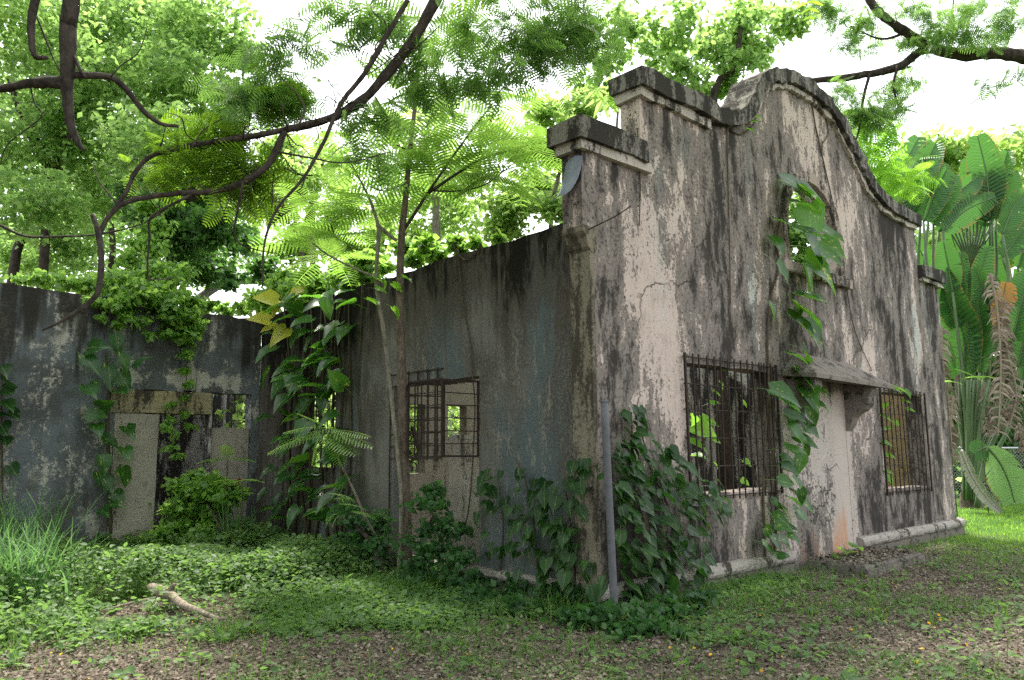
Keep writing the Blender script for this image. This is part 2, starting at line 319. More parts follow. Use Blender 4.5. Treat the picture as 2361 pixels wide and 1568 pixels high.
MOCH = m_concrete('ochre_inner_wall', (.33, .25, .13), (.40, .31, .19), .56)
MZINC = m_plain('galvanised_pole', (.045, .047, .052), (.13, .133, .142), .6, .3, 14, .1)
MSHEET = m_plain('blue_grey_sheet', (.10, .125, .16), (.26, .28, .31), .75, .15, 10)
MBARK1 = m_bark('dark_bark', (.022, .018, .015), (.075, .06, .05))
MLIMB = m_bark('grey_brown_bark', (.022, .018, .016), (.08, .066, .056), 16)
MBARK2 = m_bark('brown_bark', (.07, .056, .044), (.18, .145, .112), 20)
MBARK3 = m_bark('pale_bark', (.12, .11, .085), (.28, .25, .2), 20, .5)
MLOG = m_bark('bleached_log', (.10, .08, .06), (.36, .30, .235), 18)
MVST = m_plain('vine_stem', (.035, .03, .02), (.10, .08, .05), .8, .2, 20)
MPOT = m_leaf('pothos_leaf', (.012, .055, .012), (.03, .10, .016), (.16, .42, .03), .4, .3, .45, False, 0, .9)
MPOTY = m_leaf('yellow_pothos_leaf', (.42, .44, .04), (.5, .46, .07), (.85, .85, .12), .45, .25, .5, False)
MPOTG = m_leaf('dark_heart_leaf', (.008, .032, .008), (.022, .066, .013), (.06, .2, .02), .3, .36, .28, False, 0, .25)
MIVY = m_leaf('creeper_leaf', (.06, .15, .025), (.16, .28, .05), (.42, .7, .12), .5, .35, .45)
MWEED = m_leaf('weed_leaf', (.045, .10, .032), (.125, .205, .068), (.26, .46, .1), .4, .5, .3)
MGRASS = m_leaf('grass_blade', (.04, .10, .015), (.09, .18, .03), (.2, .42, .05), .35, .5, .3)
MLAWN = m_leaf('lawn_blade', (.09, .19, .02), (.16, .29, .04), (.4, .68, .08), .45, .5, .3)
MTALL = m_leaf('tall_grass_blade', (.05, .13, .04), (.10, .20, .07), (.22, .45, .12), .35, .45, .4)
MFROND = m_leaf('feathery_frond', (.055, .125, .02), (.105, .19, .03), (.34, .58, .09), .5, .5, .3, False)
MFRONDD = m_leaf('dark_feathery_spray', (.045, .10, .03), (.10, .18, .045), (.28, .5, .1), .5, .5, .3)
MFRONDO = m_leaf('olive_feathery_spray', (.06, .12, .012), (.11, .18, .02), (.32, .55, .04), .5, .5, .3)
MCRN1 = m_leaf('bright_crown_leaf', (.06, .14, .035), (.15, .25, .06), (.42, .66, .17), .55, .4, .4, True, .006)
MCRN2 = m_leaf('deep_crown_leaf', (.03, .085, .025), (.06, .14, .03), (.17, .38, .07), .45, .4, .4)
MCRN3 = m_leaf('lime_crown_leaf', (.09, .17, .035), (.18, .28, .07), (.52, .76, .2), .55, .45, .35, True, .01)
MRAV = m_paddle('paddle_leaf', (.016, .055, .018), (.035, .10, .025), (.12, .34, .05))
MRAVST = m_plain('paddle_stalk', (.06, .105, .045), (.13, .19, .085), .55, .3, 5)
MDEAD = m_plain('dead_leaf', (.11, .08, .06), (.36, .29, .24), .9, .1, island=True)
MORANGE = m_leaf('orange_leaf', (.28, .13, .03), (.36, .18, .04), (.5, .25, .05), .3, .4, .4, False)
MGREYDEAD = m_plain('bleached_dead_leaf', (.35, .31, .28), (.5, .46, .42), .9, .1, 6)
MLIT = m_plain('litter_leaf', (.065, .053, .042), (.24, .2, .158), .9, .1, island=True)
MPETAL = m_plain('orange_petal', (.5, .25, .01), (.6, .36, .02), .8, .2, island=True)
MRED = m_plain('red_paint', (.22, .012, .01), (.3, .02, .016), .8, .2)
MGROUND = m_ground()

# ------------------------------------------------------------------ ground
def inside_building(x, y): return (x > -.15) & (x < 10.3) & (y > -.12) & (y < 16)
def inside_wing(x, y): return (x > -7.2) & (x <= 0) & (y > 7.9) & (y < 16)
g = 61; gx = np.concatenate([np.linspace(-160, -14, 8), np.linspace(-13, 22, g), np.linspace(24, 170, 8)])
gy = np.concatenate([np.linspace(-160, -12, 8), np.linspace(-11, 24, g), np.linspace(26, 170, 8)])
X, Y = np.meshgrid(gx, gy); Zg = (vnoise(X, Y, .9, 3)-.5)*.05+(vnoise(X, Y, .3, 5)-.5)*.06
near = np.exp(-(np.maximum(0, np.maximum(-X-.5, X-10.5))**2+np.maximum(0, np.maximum(-Y-.5, Y-16.5))**2)/2)
Zg = Zg*(1-.7*near)
def ground_z(x, y):
    zz = (vnoise(x, y, .9, 3)-.5)*.05+(vnoise(x, y, .3, 5)-.5)*.06
    nr = np.exp(-(np.maximum(0, np.maximum(-x-.5, x-10.5))**2+np.maximum(0, np.maximum(-y-.5, y-16.5))**2)/2); return zz*(1-.7*nr)
nx, ny = len(gx), len(gy)
idx = np.arange(nx*ny).reshape(ny, nx); gf = np.stack([idx[:-1, :-1], idx[:-1, 1:], idx[1:, 1:], idx[1:, :-1]], -1).reshape(-1, 4)
tag(link('ground', bigmesh('ground', np.stack([X, Y, Zg], -1).reshape(-1, 3), gf, True), MGROUND), 'brown leaf-strewn soil turning to lawn at the right', 'ground', kind='structure')

# ------------------------------------------------------------------ the ruined building
B = thing('ruined_building', 'roofless ruined plaster building with curved gable front', 'building', (0, 0, 0))
TK = .28
CUR = [(2.35, 5.98), (2.69, 6.03), (3.0, 6.2), (3.28, 6.54), (3.47, 6.78), (3.76, 6.98), (4.1, 7.12), (4.53, 7.2), (4.93, 7.22), (5.36, 7.18), (5.9, 7.05), (6.22, 6.87), (6.54, 6.62), (6.8, 6.41), (7.08, 6.18), (7.58, 5.98), (8.25, 5.92), (9.1, 5.92)]
cur = [tuple(p) for p in catmull([(a, b) for a, b in CUR], 4)]
top2 = [(.80, 5.96)]+cur
XL, XR = -.12, 10.02
body = [(XL, -.1), (XR, -.1), (XR, 3.85), (XR+.06, 3.85), (XR+.06, 4.8), (9.1, 4.8)]+[(a, b-.08) for a, b in reversed(top2)]+[(.80, 4.92), (-.23, 4.92), (-.23, 3.9), (XL, 3.9)]
WIN1 = (1.52, 3.45, 1.08, 2.6); WIN2 = (6.92, 8.7, .92, 2.5)
rect = lambda a, b, c, d: [(a, c), (b, c), (b, d), (a, d)]
ARC = (4.92, .78, 4.78, 4.22)                    # centre, radius, springing, sill of the arched opening
arch = [(ARC[0]-ARC[1], ARC[3]), (ARC[0]+ARC[1], ARC[3])]+[(ARC[0]+ARC[1]*math.cos(a), ARC[2]+ARC[1]*math.sin(a)) for a in np.linspace(0, math.pi, 15)]
DOOR = (3.95, 5.62, .12, 2.42)
wall2d('facade_wall', body, [rect(*WIN1), rect(*WIN2), arch, rect(*DOOR)], (0, 0, 0), (1, 0, 0), (0, 0, 1), (0, 1, 0), TK, MF, B)
link('door_infill', boxm(DOOR[0]-.001, DOOR[1]+.001, .005, .2, .1, DOOR[3]+.001), MF, B)
def sweep(name, top, d0, d1, y0, y1, mat, endcap=True):   # band hanging below a profile, from depth d0 to d1
    P = np.array(top); T = unit(np.gradient(P, axis=0)); Nn = np.stack([T[:, 1], -T[:, 0]], -1); Nn[Nn[:, 1] > 0] *= -1
    V = []; n = len(P)
    for i in range(n):
        a = P[i]+Nn[i]*d0; b = P[i]+Nn[i]*d1; j = rng.normal(size=8)*.013
        V += [(a[0], y0+j[0], a[1]+j[1]), (a[0], y1+j[2], a[1]+j[3]), (b[0], y1+j[4], b[1]+j[5]), (b[0], y0+j[6], b[1]+j[7])]
    F = [(i*4+k, i*4+(k+1) % 4, i*4+4+(k+1) % 4, i*4+4+k) for i in range(n-1) for k in range(4)]+[(3, 2, 1, 0), (n*4-4, n*4-3, n*4-2, n*4-1)]
    return link(name, mesh(name, V, F), mat, B)
def dense(a, b, z): return [(x, z) for x in np.linspace(a, b, max(3, int((b-a)/.2)))]
sweep('coping', dense(-.36, .79, 5.06), 0, .225, -.13, TK+.1, MCAP)
sweep('coping', [(x, z) for x, z in dense(.70, 2.25, 5.98)]+[(a, b) for a, b in cur if a <= 9.0]+[(9.2, 5.92)], 0, .215, -.13, TK+.1, MCAP)
sweep('coping', dense(9.11, XR+.2, 4.96), 0, .22, -.13, TK+.1, MCAP)
sweep('moulding', dense(-.30, .9, 5.06), .22, .33, -.07, TK+.05, MMOULD)
sweep('moulding', dense(.75, 2.2, 5.98), .21, .33, -.065, TK+.05, MMOULD)
sweep('moulding', [(a, b) for a, b in cur if 3.0 <= a <= 9.1], .21, .29, -.06, TK+.04, MMOULD)
sweep('moulding', dense(9.13, XR+.13, 4.96), .215, .3, -.07, TK+.05, MMOULD)
# corbel under the overhanging pier end, and its cream end face
def prism(name, prof, y0, y1, mat, parent, axis=0):
    n = len(prof); V = []
    for yy in (y0, y1):
        for a, b in prof: V.append((a, yy, b) if axis == 0 else (yy, a, b))
    F = [tuple(range(n)), tuple(range(2*n-1, n-1, -1))]+[(i, i+n, (i+1) % n+n, (i+1) % n) for i in range(n)]
    me = mesh(name, V, F); bm = bmesh.new(); bm.from_mesh(me); bmesh.ops.recalc_face_normals(bm, faces=bm.faces); bm.to_mesh(me); bm.free()
    return link(name, me, mat, parent)
MCREAM = m_concrete('cream_pier_end', (.15, .132, .1), (.235, .205, .155), .46, (.05, .044, .036), .3, st=.2)
prism('corbel', [(-.235, 3.92), (-.235, 3.86), (-.19, 3.80), (-.16, 3.70), (-.10, 3.64), (-.03, 3.68), (-.02, 3.92)], -.012, TK+.01, MCREAM, B)
link('pier_end', boxm(XL-.012, XL+.05, -.004, TK+.004, 0, 3.66), MCREAM, B)
# arched window surround and sill
AV = []; AF = []; k = 0
for a in np.linspace(0, math.pi, 22):
    for rr, yy in ((ARC[1]+.01, -.05), (ARC[1]+.17, -.05), (ARC[1]+.17, .02), (ARC[1]+.01, .02)): AV.append((ARC[0]+rr*math.cos(a), yy+rng.normal()*.003, ARC[2]+rr*math.sin(a)))
AV = [(ARC[0]+ARC[1]+(.01 if q in (0, 3) else .17), -.05 if q < 2 else .02, ARC[3]) for q in range(4)]+AV+[(ARC[0]-ARC[1]-(.01 if q in (0, 3) else .17), -.05 if q < 2 else .02, ARC[3]) for q in range(4)]
na = len(AV)//4; AF = [(i*4+q, i*4+(q+1) % 4, i*4+4+(q+1) % 4, i*4+4+q) for i in range(na-1) for q in range(4)]+[(3, 2, 1, 0), (na*4-4, na*4-3, na*4-2, na*4-1)]
MSURR = m_concrete('arch_surround_plaster', (.30, .25, .215), (.36, .30, .25), .47)
link('arch_surround', mesh('arch_surround', AV, AF), MSURR, B)
link('arch_sill', boxm(ARC[0]-1.08, ARC[0]+1.08, -.1, .1, ARC[3]-.16, ARC[3]-.002, .01, .004), MSURR, B)
# door hood: half-hipped concrete slab on scroll brackets
HV = [(3.74, -.02, 2.63), (3.70, -.52, 2.57), (6.22, -.52, 2.53), (6.42, -.02, 2.60), (4.15, -.01, 2.93), (5.85, -.01, 2.88)]
HV = HV+[(x, y, z-.058) for x, y, z in HV[:4]]
link('door_hood', mesh('door_hood', HV, [(0, 1, 4), (1, 2, 5, 4), (2, 3, 5), (0, 4, 5, 3), (6, 9, 8, 7), (0, 6, 7, 1), (1, 7, 8, 2), (2, 8, 9, 3), (3, 9, 6, 0)]), MHOOD, B)
BP = [(-.002, 2.53), (-.40, 2.53), (-.42, 2.42), (-.37, 2.34), (-.36, 2.24), (-.30, 2.16), (-.20, 2.11), (-.12, 2.04), (-.085, 1.95), (-.05, 1.90), (-.002, 1.84)]
for x0 in (3.86, 5.62): prism('hood_bracket', BP, x0, x0+.2, MHOOD, B, 1)
# plinth roll and footing (worn away at the door)
def roll(name, a, b, axis, off, z=.19, rad=.08):
    n = int((b-a)/.12)+2; V = []; prof = [(math.cos(t), math.sin(t)) for t in np.linspace(-math.pi/2, math.pi/2, 8)]
    for i in range(n):
        t = a+(b-a)*i/(n-1); r_ = rad*(1+rng.normal()*.05)
        for cx, sz in prof:
            d = off-(.03+r_*cx+rng.normal()*.003); zz = z+r_*sz+rng.normal()*.003
            V.append((t, d, zz) if axis == 0 else (d, t, zz))
        V.append((t, off+.05, z+rad) if axis == 0 else (off+.05, t, z+rad)); V.append((t, off+.05, z-rad) if axis == 0 else (off+.05, t, z-rad))
    m = 10; F = [(i*m+q, i*m+(q+1) % m, (i+1)*m+(q+1) % m, (i+1)*m+q) for i in range(n-1) for q in range(m)]+[tuple(range(m)), tuple(range(n*m-1, (n-1)*m-1, -1))]
    link(name, mesh(name, V, F, False), MPLINTH, B)
roll('plinth_roll', -.2, 3.7, 0, 0); roll('plinth_roll', 5.75, XR+.16, 0, 0); roll('plinth_roll', TK+.02, 7.9, 1, 0, .19, .06)
link('footing', boxm(-.18, 3.72, -.07, .02, -.1, .12, .015, .006), MSTEP, B); link('footing', boxm(5.7, XR+.15, -.075, .02, -.1, .12, .015, .006), MSTEP, B)
link('footing', boxm(-.07, .02, TK+.01, 7.9, -.1, .12, .012, .006), MSTEP, B)
# side wall (camera left) with grilled doorway and a second window
SW = [(TK+.001, -.1), (8.0, -.1), (8.0, 4.0), (6.6, 4.05), (5.1, 4.08), (4.3, 4.05), (2.6, 4.09), (1.1, 4.08), (TK+.001, 4.09)]
SD = (1.94, 3.76, .2, 2.5); SW2 = (5.35, 6.45, 1.35, 2.55)
wall2d('side_wall', SW, [rect(*SD), rect(*SW2)], (0, 0, 0), (0, 1, 0), (0, 0, 1), (1, 0, 0), .26, MS, B, .01)
link('doorway_infill', boxm(.07, .24, 1.935, 2.62, .18, 1.80, .004, .004), MOCH if False else MPANEL, B)
prism('wall_pilaster', [(6.95, 0), (7.15, 0), (7.15, 3.9), (6.95, 3.9)], -.06, .01, MS, B, 1)
# wing wall facing the yard, with lintel, blocked doorway and small opening
WD = (-2.38, -.14, .1, 2.62)
wall2d('wing_wall', [(-7.0, -.1), (-.001, -.1), (-.001, 3.96), (-.9, 3.98), (-1.8, 4.02), (-3.0, 4.06), (-4.2, 4.1), (-7.0, 4.12)], [rect(*WD)], (0, 8.0, 0), (1, 0, 0), (0, 0, 1), (0, 1, 0), .26, MB, B, .012)
link('lintel', boxm(-2.46, -.86, 7.975, 8.24, 2.24, 2.61, .012, .006), MLINT, B)
link('blocking_panel', boxm(-2.379, -1.70, 7.99, 8.2, .08, 2.235, .01, .005), MPANEL, B)
pan = link('blocking_panel', boxm(-.84, -.141, 8.05, 8.2, .08, 2.02, .01, .004), MPANEL, B)
link('opening_jamb', boxm(-.87, -.835, 8.0, 8.24, .08, 2.6), MDARKIN, B)
V_, F_, o_ = [], [], 0
for P_, w_ in (([(-.62, 1.12), (-.5, .98), (-.52, .8), (-.62, .68)], .035), ([(-.52, .95), (-.36, 1.05), (-.28, 1.15)], .025), ([(-.8, .76), (-.62, .78), (-.45, .7)], .03), ([(-.5, .85), (-.36, .82)], .04)):
    C_ = catmull([(a, 0, b) for a, b in P_], 5); T_ = unit(np.gradient(C_, axis=0)); n_ = np.stack([-T_[:, 2], 0*T_[:, 0], T_[:, 0]], -1)*w_
    for c, nn in zip(C_, n_): V_ += [(c[0]+nn[0], 8.046, c[2]+nn[2]), (c[0]-nn[0], 8.046, c[2]-nn[2])]
    F_ += [(o_+2*i, o_+2*i+1, o_+2*i+3, o_+2*i+2) for i in range(len(C_)-1)]; o_ += 2*len(C_)
link('painted_mark', mesh('painted_mark', V_, F_), MRED, pan)
# inner and far walls of the shell
wall2d('partition_wall', [(3.4, -.1), (9.76, -.1), (9.76, 3.1), (7.5, 3.5), (5.4, 3.2), (3.4, 2.9)], [rect(4.0, 5.0, .1, 2.3)], (0, 4.2, 0), (1, 0, 0), (0, 0, 1), (0, 1, 0), .2, MDARKIN, B)
wall2d('partition_wall', [(.261, -.1), (3.3, -.1), (3.3, 2.9), (.261, 3.0)], [rect(.75, 1.45, 1.25, 2.35), rect(1.92, 2.32, 1.75, 2.35)], (0, 5.0, 0), (1, 0, 0), (0, 0, 1), (0, 1, 0), .2, MPANEL, B)
wall2d('end_wall', [(TK+.001, -.1), (15.5, -.1), (15.5, 3.7), (8, 3.9), (TK+.001, 3.9)], [rect(1.15, 2.8, .5, 2.4), rect(6, 7.4, .9, 2.4)], (XR-.28, 0, 0), (0, 1, 0), (0, 0, 1), (1, 0, 0), .26, MDARKIN, B)
link('inner_pier', boxm(XR-.42, XR-.281, TK+.01, 1.05, -.1, 3.4, .01), MOCH, B)
wall2d('rear_wall', [(-6.9, -.1), (9.7, -.1), (9.7, 3.5), (3, 3.6), (-6.9, 3.5)], [rect(-5.4, -4.2, 1, 2.4), rect(2.5, 4, 1, 2.4)], (0, 11.2, 0), (1, 0, 0), (0, 0, 1), (0, 1, 0), .25, MDARKIN, B)
wall2d('inner_wall', [(8.27, -.1), (11.19, -.1), (11.19, 3.4), (8.27, 3.6)], [rect(8.75, 9.7, 1.3, 2.75)], (.25, 0, 0), (0, 1, 0), (0, 0, 1), (1, 0, 0), .2, MDARKIN, B)
# concrete arch standing above the wall tops at the back
AV, AF = [], []
for a in np.linspace(.15, math.pi-.15, 16):
    for rr, yy in ((2.2, 0), (1.95, 0), (1.95, .3), (2.2, .3)): AV.append((rr*math.cos(a), yy, rr*.62*math.sin(a)))
AF = [(i*4+q, i*4+(q+1) % 4, i*4+4+(q+1) % 4, i*4+4+q) for i in range(15) for q in range(4)]+[(3, 2, 1, 0), (60, 61, 62, 63)]
c_ = at(528, 676, 19.5); AV = [(x*.82+c_[0], 11.3+y, z*.82+c_[2]-1.12) for x, y, z in AV]
link('parapet_arch', mesh('parapet_arch', AV, AF), m_concrete('grey_arch_concrete', (.25, .235, .23), (.34, .32, .31), .62), B)
# window grilles: every bar a piece
UC = boxm(-.5, .5, -.5, .5, -.5, .5); UC.name = 'bar'
def bar(par, p0, p1, w=.014, w2=None, mat=None):
    p0 = np.array(p0, float); p1 = np.array(p1, float); a = p1-p0; L_ = np.linalg.norm(a); a = a/L_
    ref = np.array([0, 1., 0]) if abs(a[1]) < .9 else np.array([1., 0, 0]); s_ = unit(np.cross(a, ref)); n_ = np.cross(s_, a)
    F = np.stack([s_*w, n_*(w2 or w), a*L_], -1); return link('bar', UC, MR, par, mat4(F, (p0+p1)/2))
def wob(p, k=.006): return np.array(p, float)+rng.normal(size=3)*k
UC.materials.append(MR)
def flat_grille(x0, x1, z0, z1, y, nv, zs):
    gr = bpy.data.objects.new('window_grille', None); COL.objects.link(gr); gr.parent = B; gr.location = ((x0+x1)/2, y, z0)
    for i in range(nv): xx = x0+(x1-x0)*i/(nv-1); bar(gr, wob((xx, y, z0-.03)), wob((xx, y, z1+.02)), .015 if 0 < i < nv-1 else .026)
    for t in zs: zz = z0+(z1-z0)*t; bar(gr, wob((x0-.03, y+.013, zz), .003), wob((x1+.03, y+.013, zz), .003), .011, .026)
    return gr
flat_grille(1.44, 3.52, 1.03, 2.68, -.05, 15, (0.01, .22, .42, .62, .8, .99))
flat_grille(6.86, 8.76, .86, 2.54, -.05, 12, (0.01, .26, .52, .76, .99))
gr = bpy.data.objects.new('window_grille', None); COL.objects.link(gr); gr.parent = B; gr.location = (-.3, 2.3, 1.53)
D0, yA, yB, zA, zB = -.56, 1.95, 2.62, 1.53, 2.43
for t in np.linspace(0, 1, 7):
    zz = zA+(zB-zA)*t; w_ = .024 if t in (0, 1) else .012
    bar(gr, wob((-.005, yA, zz), .004), wob((D0, yA, zz), .004), w_); bar(gr, wob((-.005, yB, zz), .004), wob((D0, yB, zz), .004), w_)
    bar(gr, wob((D0, yA, zz), .004), wob((D0, yB, zz), .004), w_)
for t in np.linspace(0, 1, 6): yy = yA+(yB-yA)*t; bar(gr, (D0, yy, zA), (D0, yy, zB), .022 if t in (0, 1) else .014); bar(gr, (D0, yy, zB), (-.005, yy, zB), .012)
for yy in (yA, yB): bar(gr, (-.012, yy, zA), (-.012, yy, zB), .022)
for t in np.linspace(0, 1, 8): zz = 1.5+1.15*t; bar(gr, (-.015, 2.64, zz), (-.015, 3.82, zz), .012)
for t in np.linspace(0, 1, 6): yy = 2.75+1.07*t; bar(gr, (-.02, yy, 1.48 if t < 1 else .5), (-.02, yy, 2.67), .014)
gr = bpy.data.objects.new('window_grille', None); COL.objects.link(gr); gr.parent = B; gr.location = (0, 5.9, 1.35)
for t in np.linspace(0, 1, 7): yy = 5.35+1.1*t; bar(gr, (-.02, yy, 1.3), (-.02, yy, 2.58), .014)
for t in np.linspace(0, 1, 5): zz = 1.36+1.16*t; bar(gr, (-.035, 5.3, zz), (-.035, 6.5, zz), .012)
# torn sheet of metal caught on the pier end
sh = thing('torn_metal_sheet', 'torn blue-grey metal sheet hanging on the pier end below the coping', 'metal sheet', (-.3, .1, 4.4))
V_ = []
for i, t in enumerate(np.linspace(0, 1, 7)):
    for j, u_ in enumerate(np.linspace(0, 1, 4)):
        V_.append((-.24-.05*t-.17*t**3-.03*math.sin(3*u_), .0+.24*u_+.05*t-.03, 4.66-.46*t-.05*u_*t+.02*math.sin(5*u_)))
sheet = link('sheet', mesh('sheet', V_, [(i*4+j, i*4+j+1, i*4+5+j, i*4+4+j) for i in range(6) for j in range(3)], True), MSHEET, sh); sheet.modifiers.new('thick', 'SOLIDIFY').thickness = .006
link('rod', mesh('rod', *[x if k == 0 else [tuple(dict.fromkeys(q)) for q in x] for k, x in enumerate(tube([(-.2, -.05, 3.86), (-.05, -.3, 3.98), (.05, -.42, 4.08)], [.008, .006], 5, 3))]), MR, sh)

# steel pole by the corner
c_ = on(1409, 1412, 2, 0.0); pb = np.array([-.28, -.34, 0]); pl = thing('steel_pole', 'bare galvanised steel pole standing by the near corner', 'pole', pb)
top_ = on(1393, 925, 1, pb[1]); pv, pf = tube([pb+(0, 0, -.1), pb*.5+top_*.5, top_], [.038, .037, .037], 16, 4, 0.0)
link('shaft', mesh('shaft', pv, [tuple(dict.fromkeys(q)) for q in pf], True), MZINC, pl)
pv, pf = tube([top_+(0, 0, -.008), top_+(0, 0, .012)], [.043, .04], 16, 2, 0.0); link('cap', mesh('cap', pv, [tuple(dict.fromkeys(q)) for q in pf]), MZINC, pl)

# doorstep slab
st_ = thing('doorstep', 'low mossy concrete slab before the blocked front door', 'step', (4.8, -.5, 0))
link('slab', boxm(3.85, 5.72, -.92, -.13, -.05, .13, .015, .008), MSTEP, st_)
link('slab_edge', boxm(3.80, 5.77, -.97, -.921, -.05, .10, .01, .008), MSTEP, st_)

# ------------------------------------------------------------------ leaf templates
def heart(seed=0, lobed=0.0):
    r_ = np.random.default_rng(seed); dr = .08+.3*r_.random(); wd = .85+.35*r_.random(); fd = .1+.4*r_.random(); m = [(0, 0), (0, .3), (0, .58), (0, .82), (0, 1.02)]
    side = [(.17, -.13), (.33, .0), (.38, .26), (.29, .58), (.12, .84)]; V = []; F = []
    for a, b in m: V.append((a, b, -dr*b*b))
    for sgn in (1, -1):
        for a, b in side:
            a2 = a*wd*(1+r_.normal()*.08)*(1-lobed*r_.random()); b2 = b+r_.normal()*.025
            V.append((sgn*a2, b2, .04+fd*a2-dr*b2*b2+.035*math.sin(9*b2+seed)-.5*a2*a2))
    for o, flip in ((5, False), (10, True)):
        q = [(0, o, o+1), (0, o+1, o+2, 1), (1, o+2, o+3, 2), (2, o+3, o+4, 3), (3, o+4, 4)]
        F += [tuple(reversed(x)) if not flip else x for x in q]
    n = len(V); V += [(.012, 0, 0), (-.012, 0, 0), (-.012, -.35, -.06), (.012, -.35, -.06), (-.01, -.75, -.25), (.01, -.75, -.25)]; F += [(n, n+1, n+2, n+3), (n+3, n+2, n+4, n+5)]
    return V, F
def hmesh(nm, mat, lob=0.0, n=7):
    out = []
    for i in range(n):
        me = mesh(nm, *heart(i+3, lob), True); me.materials.append(mat); out.append(me)
    return out
HP = hmesh('pothos_leaf', MPOT, .12); HPY = hmesh('yellow_pothos_leaf', MPOTY, .1, 2); HG = hmesh('heart_leaf', MPOTG); HB = hmesh('lime_heart_leaf', m_leaf('lime_heart', (.07, .2, .02), (.12, .26, .03), (.35, .7, .06), .5, .35, .4, False), 0, 2)
DIAM_V = [(0, 0, 0), (.32, .45, .08), (0, 1, -.12), (-.32, .45, .08)]; DIAM_F = [(0, 1, 2), (0, 2, 3)]
OVAL_V = [(0, 0, 0), (.30, .22, .06), (.33, .58, .05), (0, 1, -.12), (-.33, .58, .05), (-.30, .22, .06)]; OVAL_F = [(0, 1, 2), (0, 2, 3), (0, 3, 4), (0, 4, 5)]
def frond(npin, wid, curve=.25, gap=.62, plen=.34):   # feathery leaf: rachis with rows of narrow pinnae
    V, F = [], []
    n = npin*2+1; 
    def cz(t): return -curve*t*t
    for i in range(npin):
        t = .12+.86*i/(npin-1); env = math.sin(math.pi*(.12+.83*t))**.7*plen; w = .86/npin*gap*.5
        for sg in (1, -1):
            sweep_ = .35; k = len(V)
            for u_, ww in ((.02, .5), (.45, 1.0), (1.0, .35)):
                x = sg*env*u_; y = t+env*u_*sweep_; zz = cz(t)-.16*env*u_*u_+.02
                V += [(x, y-w*ww, zz), (x, y+w*ww, zz)]
            F += [(k, k+1, k+3, k+2), (k+2, k+3, k+5, k+4)]
    k = len(V); ts = np.linspace(0, 1, 6)
    for t in ts: V += [(-.007, t, cz(t)), (.007, t, cz(t))]
    F += [(k+2*i, k+2*i+1, k+2*i+3, k+2*i+2) for i in range(5)]
    return np.array(V), np.array(F)
FRN = [frond(15, 1, c, .66, p) for c, p in ((.22, .36), (.4, .33), (.1, .38))]
FRM = []
for v_, f_ in FRN: me = mesh('frond', v_, f_, True); me.materials.append(MFROND); FRM.append(me)
SPR = [frond(9, 1, .3, .7, .36), frond(8, 1, .5, .75, .42)]

def leaf_at(par, name, me, pos, axis, normal, size):
    F = frames(np.array([axis], float), np.array([normal], float), [size])[0]
    return link(name, me, None, par, mat4(F, pos))
def crown(par, name, blobs, n, size, mat, tmpl='diam', flat=.5, droop=.25, clump=.28, kind=None):
    """blobs: (centre, radius, vertical squash). Leaves gathered in clumps spread through each blob."""
    blobs = list(blobs); w = np.array([b[1]**2 for b in blobs]); w = w/w.sum(); V, F, o = [], [], 0
    for (c, r_, sq), k in zip(blobs, rng.multinomial(n, w)):
        if k == 0: continue
        nc = max(4, int(k/26)); d = rand_dirs(nc)*(rng.random((nc, 1))**.45)*r_; d[:, 2] *= sq
        j = rng.integers(0, nc, k); off = rng.normal(size=(k, 3))*r_*clump*np.array([1, 1, .55]); O = np.array(c)+d[j]+off
        ax = rand_dirs(k, .6); ax[:, 2] -= droop; nrm = rand_dirs(k, 1)*(1-flat)+np.array([0, 0, 1.])*flat
        sz = size*rng.uniform(.65, 1.35, k)
        if tmpl == 'diam': tv, tf = DIAM_V, DIAM_F
        elif tmpl == 'oval': tv, tf = OVAL_V, OVAL_F
        else: tv, tf = SPR[rng.integers(0, 2)]
        v, f = scatter(tv, tf, frames(ax, nrm, sz), O); V.append(v); F.append(f+o); o += len(v)
    ob = link(name, bigmesh(name, np.vstack(V), np.vstack(F)), mat, par)
    if kind: ob['kind'] = kind
    return ob
def bp(px, py, depth, rpx, sq=.8): return (at(px, py, depth), rpx/PF*depth, sq)
def path(pts, depth):                            # pixel path -> world polyline; depth number or list
    d = np.interp(np.linspace(0, 1, len(pts)), np.linspace(0, 1, len(depth)), depth) if hasattr(depth, '__len__') else [depth]*len(pts)
    return [at(p[0], p[1], q) for p, q in zip(pts, d)]

# ------------------------------------------------------------------ trees that overhang from outside the frame
# rain tree rooted right of the camera, its long limb sweeping across the yard
tb = CAM+4.5*FH+8.5*R0; tb[2] = 0
T1 = thing('overhanging_tree', 'dark limb sweeping down from the top centre across to the left wall', 'tree', tb)
limbA = path([(1190, -360), (1080, -140), (1005, 0), (940, 110), (830, 235), (740, 280), (655, 300)], [6.8, 6.6])
tubes('trunk', [([tb+(0, 0, -.2), tb+(-.1, .1, 2.5), tb+(-.4, .3, 5.2), tb*.55+limbA[0]*.45+(0, 0, 3.8), limbA[0]], [.34, .27, .2, .12, .075])], MBARK1, T1, sides=12)
tubes('branch', [(limbA, [.062, .056, .05, .046, .04, .034, .03])], MBARK1, T1, rough=.12)
tubes('branch', [(path([(655, 300), (560, 318), (440, 335), (350, 360), (310, 400), (290, 445), (250, 500), (229, 548)], [6.6, 6.1]), [.026, .024, .02, .017, .016, .013])], MBARK1, T1, rough=.1)
tubes('branch', [(path([(655, 305), (625, 370), (580, 410), (500, 440), (420, 445), (340, 455), (280, 472), (240, 515), (230, 552)], [6.6, 6.1]), [.03, .028, .026, .022, .02, .014])], MBARK1, T1, rough=.1)
tubes('branch', [(path([(213, 495), (225, 530), (233, 580), (232, 640), (218, 685), (160, 730), (98, 762)], [6.1, 5.8]), [.016, .022, .024, .023, .021, .016, .007])], MLIMB, T1, rough=.1)
